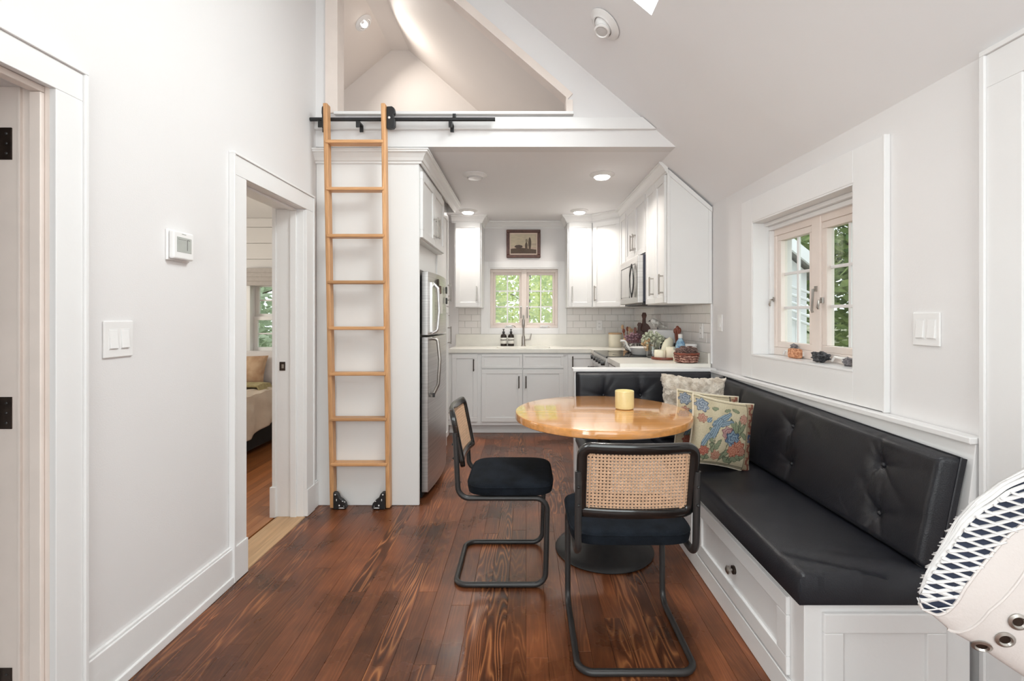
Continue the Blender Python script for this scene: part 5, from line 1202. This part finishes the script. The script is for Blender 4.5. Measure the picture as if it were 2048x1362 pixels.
# toaster-like white box with black front, bird on top
t = thing('bread_box', 'white metal box with black front panel behind the flowers', 'box', (1.20, 4.10, ZT))
b = B(); b.box(1.10, 1.31, 4.03, 4.25, .9225, 1.145); b.build('body', 'plastic', t, bevel=.015, seg=3)
b = B(); b.box(1.15, 1.25, 4.025, 4.032, .985, 1.075); b.build('panel', 'darkglass', t, bevel=.002)
b = B(); b.box(1.12, 1.13, 4.023, 4.032, 1.08, 1.10); b.build('button', 'blackmetal', t)
t = thing('bird_figurine', 'white ceramic bird standing on the metal box', 'figurine', (1.17, 4.12, 1.145))
b = B(); b.M = Matrix.Translation((0, 0, .0455))
sp_ = [(1.078, .030), (1.10, .034), (1.125, .032), (1.15, .024)]
b.tube([(1.235, 4.12, 1.118), (1.20, 4.12, 1.127), (1.165, 4.12, 1.140), (1.135, 4.12, 1.155), (1.115, 4.12, 1.172), (1.103, 4.12, 1.180), (1.088, 4.12, 1.176)], [.004, .014, .027, .032, .028, .021, .006], 12); b.build('body', 'bird', t, smooth=True)
b = B(); b.M = Matrix.Translation((0, 0, .0455)); b.tube([(1.09, 4.12, 1.177), (1.070, 4.12, 1.172)], [.007, .001], 8); b.build('beak', 'graymetal', t, smooth=True)
b = B(); b.M = Matrix.Translation((0, 0, .0455)); b.tube([(1.15, 4.11, 1.13), (1.15, 4.11, 1.101)], .003, 6); b.tube([(1.16, 4.13, 1.13), (1.16, 4.13, 1.101)], .003, 6); b.build('legs', 'graymetal', t)
# wooden spoons jar
t = thing('spoon_jar', 'black jar holding thick wooden spoons beside the bird box', 'jar', (1.275, 3.93, ZT))
b = B(); b.lathe([(.035, 0), (.038, .004), (.038, .12), (.034, .122), (.034, .02)], (1.275, 3.93, ZT+.001), 24); b.build('jar', 'blackmetal', t, smooth=True)
for dx, hh in ((-.018, .225), (.0, .245), (.016, .23)):
    b = B(); b.tube([(1.275+dx*.5, 3.93, ZT+.03), (1.265+dx, 3.925, ZT+hh)], [.006, .009], 8); b.ball((1.265+dx, 3.925, ZT+hh), (.016, .009, .024), 12, 8); b.build('spoon', 'redwood', t, smooth=True)
# blue bottle, white jar
t = thing('blue_bottle', 'clear bottle of blue liquid with white cap on the worktop', 'bottle', (1.225, 3.73, ZT))
b = B(); b.lathe([(.036, 0), (.038, .004), (.038, .115), (.030, .145), (.016, .165), (.014, .175)], (1.225, 3.73, ZT+.001), 28); b.build('bottle', 'blueglass', t, smooth=True)
b = B(); b.lathe([(.017, .175), (.017, .205), (.013, .208)], (1.225, 3.73, ZT), 20); b.build('cap', 'whiteglaze', t, smooth=True)
t = thing('white_jar', 'white ceramic jar with flat lid behind the wicker basket', 'jar', (1.285, 3.66, ZT))
b = B(); b.lathe([(.038, 0), (.042, .004), (.042, .115), (.04, .117)], (1.285, 3.66, ZT+.001), 28); b.build('jar', 'whiteglaze', t, smooth=True)
b = B(); b.lathe([(.044, .118), (.044, .130), (.04, .133)], (1.285, 3.66, ZT), 28); b.build('lid', 'plastic', t, smooth=True)
# basket with pine cones
t = thing('basket', 'red-brown wicker basket on the worktop nearest the bench', 'basket', (1.205, 3.53, ZT))
b = B(); b.lathe([(.062, 0), (.070, .004), (.078, .03), (.082, .055), (.088, .060), (.088, .070), (.080, .070), (.074, .05), (.064, .012)], (1.205, 3.53, ZT+.001), 40); b.build('body', 'basket', t, smooth=True)
for k_ in range(3):
    b = B(); r = .0795+.004*k_; z = ZT+.014+.018*k_; b.tube([(1.205+(r+.0025*math.sin(i*math.pi))*math.cos(2*math.pi*i/40), 3.53+(r)*math.sin(2*math.pi*i/40), z+.003*math.sin(i*math.pi*.5)) for i in range(40)], .006, 6, True); b.build('weave_band', 'basket', t, smooth=True)
b = B(); b.tube([(1.205+.087*math.cos(2*math.pi*i/40), 3.53+.087*math.sin(2*math.pi*i/40), ZT+.068+.002*math.sin(i*1.7)) for i in range(40)], .008, 8, True); b.build('rim', 'redwood', t, smooth=True)
def pinecone(c, s, label, seed):
    t = thing('pine_cone', label, 'pine cone', c, 'pine cones in the basket'); b = B(); b.ball(c, (s*.6, s*.6, s*.7), 12, 8)
    for j in range(7):
        for i in range(9):
            a = 6.283*(i+.5*(j % 2))/9; ph = -1.1+j*.38; d = Vector((math.cos(ph)*math.cos(a), math.cos(ph)*math.sin(a), math.sin(ph))); b.ball(Vector(c)+d*s*.85, (s*.22, s*.22, s*.13), 5, 4)
    b.build('scales', 'pine', t)
for i, (dx, dy, dz, s, lb) in enumerate([(-.045, -.035, .072, .032, 'front left'), (.012, -.038, .080, .036, 'front middle'), (.052, -.01, .074, .030, 'right'), (-.015, .035, .078, .034, 'rear'), (-.055, .02, .07, .028, 'left'), (.035, .045, .076, .028, 'rear right')]):
    pinecone((1.205+dx, 3.53+dy, ZT+dz+.014), s, 'brown pine cone in the wicker basket, %s one' % lb, i)

# ------------------------------------------------------------------ bedroom
t = thing('bed', 'bed with black base seen through the bedroom doorway', 'bed', (-3.2, 4.0, 0))
b = B(); b.box(-3.95, -2.47, 2.95, 4.93, .06, .27); b.build('base', 'bedblack', t, bevel=.01)
for (x, y) in ((-3.85, 3.05), (-2.57, 3.05), (-3.85, 4.83), (-2.57, 4.83)):
    b = B(); b.lathe([(.025, 0), (.025, .06)], (x, y, .001), 12); b.build('leg', 'bedblack', t)
b = B(); b.box(-3.97, -2.44, 2.93, 4.95, .27, .54); b.build('mattress', 'sheet', t, bevel=.05, seg=4)
def duv(u, v):
    y = 2.90+(4.55-2.90)*v; s = u*2.1  # from the left over the top and down the right side
    hang = .25+.19*max(0, min(1, (4.5-y)/1.3))
    if s < 1.48: x = -3.9+s; z = .585
    else: q_ = (s-1.48)/.62; x = -2.42+.035*math.sin(q_*1.5)+.025*math.sin(y*23+q_*3)*q_; z = .585-q_*(hang+.06)
    k = max(0, 1-abs(s-1.46)/.1); z -= .02*k
    z += .018*noise.noise(Vector((x*6, y*5, 2)))+.010*noise.noise(Vector((x*17, y*12, 7)))
    x += .02*noise.noise(Vector((y*8, z*9, 1)))
    return (x, y, z)
b = B(); b.grid(duv, 90, 70); o = b.build('duvet', 'duvet', smooth=True, solid=.03); tag(setorg(o), 'rumpled beige linen duvet spread on the bed', 'duvet')
b = B(); b.grid(lambda u, v: (-3.95+1.50*u-.0, 4.38+.22*v, .618+.012*noise.noise(Vector((u*14, v*6, 3)))-(.05 if u > .97 else 0)), 60, 12); tag(setorg(b.build('throw_blanket', 'throw', smooth=True, solid=.02)), 'olive knitted throw folded near the bed pillows', 'blanket')
put_pillow('bed_pillow', 'tan patterned pillow at the head of the bed', pillow(.50, .30, .14, 40, .05), 'tanpillow', (-2.86, 4.70, .725), (R(-22), 0, R(4)))
b = B(); b.M = Matrix.Translation((-2.86, 4.70, .725)) @ Matrix.Rotation(R(4), 4, 'Z') @ Matrix.Rotation(R(-22), 4, 'X')
put_pillow('bed_pillow', 'white pillow behind the tan pillow on the bed', pillow(.66, .36, .16, 40, .05), 'sheet', (-2.82, 4.85, .74), (R(-18), 0, 0))
t = thing('roman_shade', 'grey roman shade folded up above the bedroom window', 'shade', (-2.56, 4.97, 1.62))
for k_ in range(4):
    b = B(); b.box(BX0-.04, BX1+.04, 4.952-.006*k_, 4.975, 1.585+.045*k_, 1.635+.045*k_); b.build('fold', 'shade', t, bevel=.008)
# patch on tan pillow
# ------------------------------------------------------------------ white woven armchair at the right edge
t = thing('woven_chair', 'white leather armchair with woven strap back at the right edge', 'armchair', (1.0, .75, 0))
X0 = .627; AY = .75
KT = [(0, .808, .808), (.004, .823, .797), (.013, .849, .790), (.026, .874, .779), (.042, .903, .765), (.058, .934, .755), (.085, .966, .741), (.120, .993, .717), (.169, 1.023, .685), (.24, 1.05, .65), (.34, 1.07, .61), (.50, 1.08, .58)]
def lut(d):
    d = max(0, min(.4999, d))
    for a, c in zip(KT, KT[1:]):
        if d <= c[0]:
            q = (d-a[0])/(c[0]-a[0]); return a[1]+(c[1]-a[1])*q, a[2]+(c[2]-a[2])*q
def bc(d): t_, b_ = lut(d); return (t_+b_)/2
def bh(d): t_, b_ = lut(d); return (t_-b_)/2
def body(d, ph, off=0):
    h = bh(d)+off; return (X0+d-off*.3, AY-.08*bh(d)-(h*.24)*math.cos(ph), bc(d)+h*math.sin(ph))
N = 60; ds = [0.0005]+[.5*(k_/N)**2 for k_ in range(2, N+1)]
b = B(); m_ = len(ds); vs = [body(d, 2*math.pi*i/64) for d in ds for i in range(64)]; fs = [(j*64+i, j*64+(i+1) % 64, (j+1)*64+(i+1) % 64, (j+1)*64+i) for j in range(m_-1) for i in range(64)]; fs.append(tuple(range((m_-1)*64, m_*64))); fs.append(tuple(range(64))[::-1])
b._a(vs, fs); b.build('back', 'wleather', t, smooth=True)
PB_ = [(0, -78), (.0105, -64), (.02, -54), (.036, -22), (.05, 2), (.066, 15), (.10, 32), (.125, 39), (.2, 50), (.5, 60)]
def phb(d):
    for a, c in zip(PB_, PB_[1:]):
        if d <= c[0]: return R(a[1]+(c[1]-a[1])*(d-a[0])/(c[0]-a[0]))
    return R(40)
b = B(); b.grid(lambda u, v: body(.001+.49*u*u, phb(.001+.49*u*u)+(R(190)-phb(.001+.49*u*u))*v, .0012), 60, 48); b.build('mesh_ground', 'navy', t, smooth=True)
def strap(c0, k, back, wd=.0034):
    """ribbon where the shell meets a tilted plane z = c0 + k*d"""
    b = B(); P = []
    for i in range(161):
        d = .0015+.48*(i/160)**1.6; h = bh(d); q = (c0+k*d-bc(d))/max(h, 1e-5)
        if abs(q) > (.86 if back else .945): 
            if P: break
            continue
        ph = math.asin(q); ph = math.pi-ph if back else ph
        if ph < phb(d)-.03: 
            if P: break
            continue
        P.append((d, ph))
    if len(P) < 4: return
    pts = [Vector(body(p[0], p[1], .0032)) for p in P]; L_, R_ = [], []
    for i in range(len(pts)):
        tg = (pts[min(i+1, len(pts)-1)]-pts[max(0, i-1)]).normalized(); c = Vector((X0+P[i][0]+.01, AY-.08*bh(P[i][0]), bc(P[i][0]))); nr = (pts[i]-c).normalized(); sd = tg.cross(nr).normalized()
        w_ = wd*min(2.2, 1/max(.45, abs(math.cos(P[i][1])))) ; L_.append(pts[i]-sd*w_); R_.append(pts[i]+sd*w_)
    m_ = len(pts); b._a(L_+R_, [(i, i+1, m_+i+1, m_+i) for i in range(m_-1)]); b.build('strap', 'wstrap', t, smooth=True, solid=.0016)
for back in (False, True):
    for k_ in range(34):
        strap(.70+k_*.0135, .42, back); strap(.70+k_*.0135, -.30, back)
for k_ in range(6):
    b = B(); phs = R(68+8.6*k_); pts = [Vector(body(.0015+.48*(i/60)**1.6, phs+.02*math.sin(i*.8), .0042)) for i in range(61)]
    L_ = []; R_ = []
    for i, p in enumerate(pts):
        tg = (pts[min(i+1, 60)]-pts[max(0, i-1)]).normalized(); nr = Vector((-.1, -2.5*math.cos(phs), math.sin(phs))).normalized(); sd = tg.cross(nr).normalized()
        w_ = min(.0030, .0006+.02*(i/60)); L_.append(p-sd*w_); R_.append(p+sd*w_)
    b._a(L_+R_, [(i, i+1, 61+i+1, 61+i) for i in range(60)]); b.build('strap', 'wstrap', t, smooth=True, solid=.0016)
b = B(); b.tube([body(.001+.49*(k_/70)**2, phb(.001+.49*(k_/70)**2), .002) for k_ in range(71)], .0026, 6); b.build('edge_binding', 'wleather', t, smooth=True)
SM = [(.04, -85), (.055, -55), (.08, -22), (.125, 11), (.2, 30), (.4, 40)]
b = B(); pts_ = []
for a, c in zip(SM, SM[1:]):
    for i in range(6): q = i/6; pts_.append(body(a[0]+(c[0]-a[0])*q, R(a[1]+(c[1]-a[1])*q), .0012))
b.tube(pts_, .0022, 6); b.build('seam', 'wleather', t, smooth=True)
for d, ph in ((.1155, -24), (.104, -43), (.083, -71), (.15, -6)):
    p = Vector(body(d, R(ph), .001)); p2 = Vector(body(d, R(ph)+.05, .001)); p3 = Vector(body(d+.004, R(ph), .001)); n_ = (p2-p).cross(p3-p).normalized()
    if n_.y > 0: n_ = -n_
    F = Matrix.Translation(p) @ n_.to_track_quat('Z', 'Y').to_matrix().to_4x4()
    b = B(); b.M = F; b.lathe([(.007, .0), (.0125, .0), (.013, .002), (.009, .0035), (.007, .001)], (0, 0, 0), 24, False); e_ = b.build('eyelet', 'nickel', t, smooth=True)
    b = B(); b.M = F; b.lathe([(.0072, .0006), (0, .0006)], (0, 0, 0), 16, False); b.build('eyelet_hole', 'bronze', e_)
b = B(); b.box(.86, 1.22, .60, 1.0, .40, .50); b.hexa([(.95, .66, .48), (1.2, .66, .48), (1.2, .84, .48), (.95, .84, .48)], [(.92, .66, .70), (1.17, .66, .70), (1.17, .84, .70), (.92, .84, .70)]); b.build('seat', 'wleather', t, bevel=.03, seg=3)
for (x, y) in ((.90, .64), (1.18, .64), (.90, .96), (1.18, .96)):
    b = B(); b.tube([(x, y, .42), (x, y, .002)], .014, 10); b.build('leg', 'graymetal', t, smooth=True)

# ------------------------------------------------------------------ outdoors
b = B(); b.grid(lambda u, v: (-20+50*u, -6+46*v, -.62+.35*noise.noise(Vector((u*9, v*9, 1)))+.25*max(0, (u*50-20)-3)*.35), 40, 40); g_ = b.build('ground', 'grass', smooth=True); g_['kind'] = 'structure'; g_['label'] = 'sloping grass outside the windows'
def tree(label, x, y, z0, h, r, m, n, seed, s=.12, zlow=.2):
    t = thing('tree', label, 'tree', (x, y, z0)); rnd = random.Random(seed)
    b = B(); b.tube([(x, y, z0), (x+.1, y, z0+h*.4), (x, y+.1, z0+h*.8)], [.14, .10, .03], 8)
    for i in range(7):
        a = rnd.uniform(0, 6.28); zz = z0+h*rnd.uniform(.25, .7); b.tube([(x, y, zz), (x+r*.7*math.cos(a), y+r*.7*math.sin(a), zz+h*.15)], [.04, .01], 5)
    b.build('trunk', 'bark', t, smooth=True)
    vs = []; fs = []
    for i in range(n):
        d = Vector((rnd.gauss(0, 1), rnd.gauss(0, 1), rnd.gauss(0, 1))).normalized()*rnd.random()**.45
        cl = noise.noise(d*2.5+Vector((seed, 0, 0)))
        c = Vector((x+d.x*r*(1+.3*cl), y+d.y*r*(1+.3*cl), z0+h*(zlow+(1-zlow)*(.5+.5*d.z))))
        u = Vector((rnd.gauss(0, 1), rnd.gauss(0, 1), rnd.gauss(0, .6))).normalized(); v = u.orthogonal().normalized(); ss = s*rnd.uniform(.6, 1.3)
        k = len(vs); vs += [c-u*ss, c-v*ss*.45, c+u*ss, c+v*ss*.45]; fs.append((k, k+1, k+2, k+3))
    b = B(); b._a(vs, fs); c_ = b.build('foliage', m, t, fix=False); c_['kind'] = 'stuff'
tree('bright green leafy tree left of centre beyond the kitchen window', -2.0, 10.2, -.6, 4.6, 1.9, 'leafbright', 7500, 1, .085, .05)
tree('bright green leafy tree right of centre beyond the kitchen window', 1.95, 11.0, -.6, 4.8, 2.0, 'leafbright', 7500, 2, .085, .05)
tree('large green tree far beyond the kitchen window', .0, 18.5, -.6, 8.5, 4.4, 'leafbright', 7000, 3, .15, .05)
tree('pale green bush outside the bedroom window', -6.2, 8.6, -.6, 4.2, 2.2, 'leafpale', 7000, 4, .10, .05)
tree('green tree outside the side window, nearest the house', 7.4, 9.2, -.2, 6.6, 2.6, 'leafdark', 11000, 5, .13, .03)
tree('tall green tree beyond the white shed', 8.5, 18.0, 0, 9, 3.6, 'leafdark', 7000, 6, .17, .15)
tree('airy tree against the sky outside the side window', 13.5, 13.0, .4, 8.0, 2.8, 'leafdark', 3500, 7, .15, .25)
t = thing('shed', 'white shed with grey sloping roof outside the side window', 'building', (4.6, 8.6, -.4))
b = B(); b.prism([(3.1, 7.2, -.5), (4.30, 7.2, -.5), (4.30, 7.2, 1.95), (3.1, 7.2, 2.9)], (0, 1, 0), 3.0); b.build('wall', 'siding', t)
b = B(); b.prism([(2.9, 7.0, 3.14), (4.52, 7.0, 1.84), (4.52, 7.0, 1.94), (2.9, 7.0, 3.26)], (0, 1, 0), 3.4); b.build('roof', 'roofgrey', t)
b = B(); b.prism([(2.9, 6.95, 3.08), (4.54, 6.95, 1.76), (4.54, 6.95, 1.95), (2.9, 6.95, 3.27)], (0, 1, 0), .05); b.build('fascia', 'siding', t)
for k_ in range(7):
    b = B(); b.box(3.2+k_*.155, 3.215+k_*.155, 7.185, 7.2, -.4, 1.6); b.build('batten', 'siding', t)
b = B()
for k_ in range(5): b.tube([(3.9+k_*.0, 7.1, 1.75-k_*.12), (4.28, 7.1, 1.62-k_*.12)], .02, 6)
b.build('railing', 'siding', t)
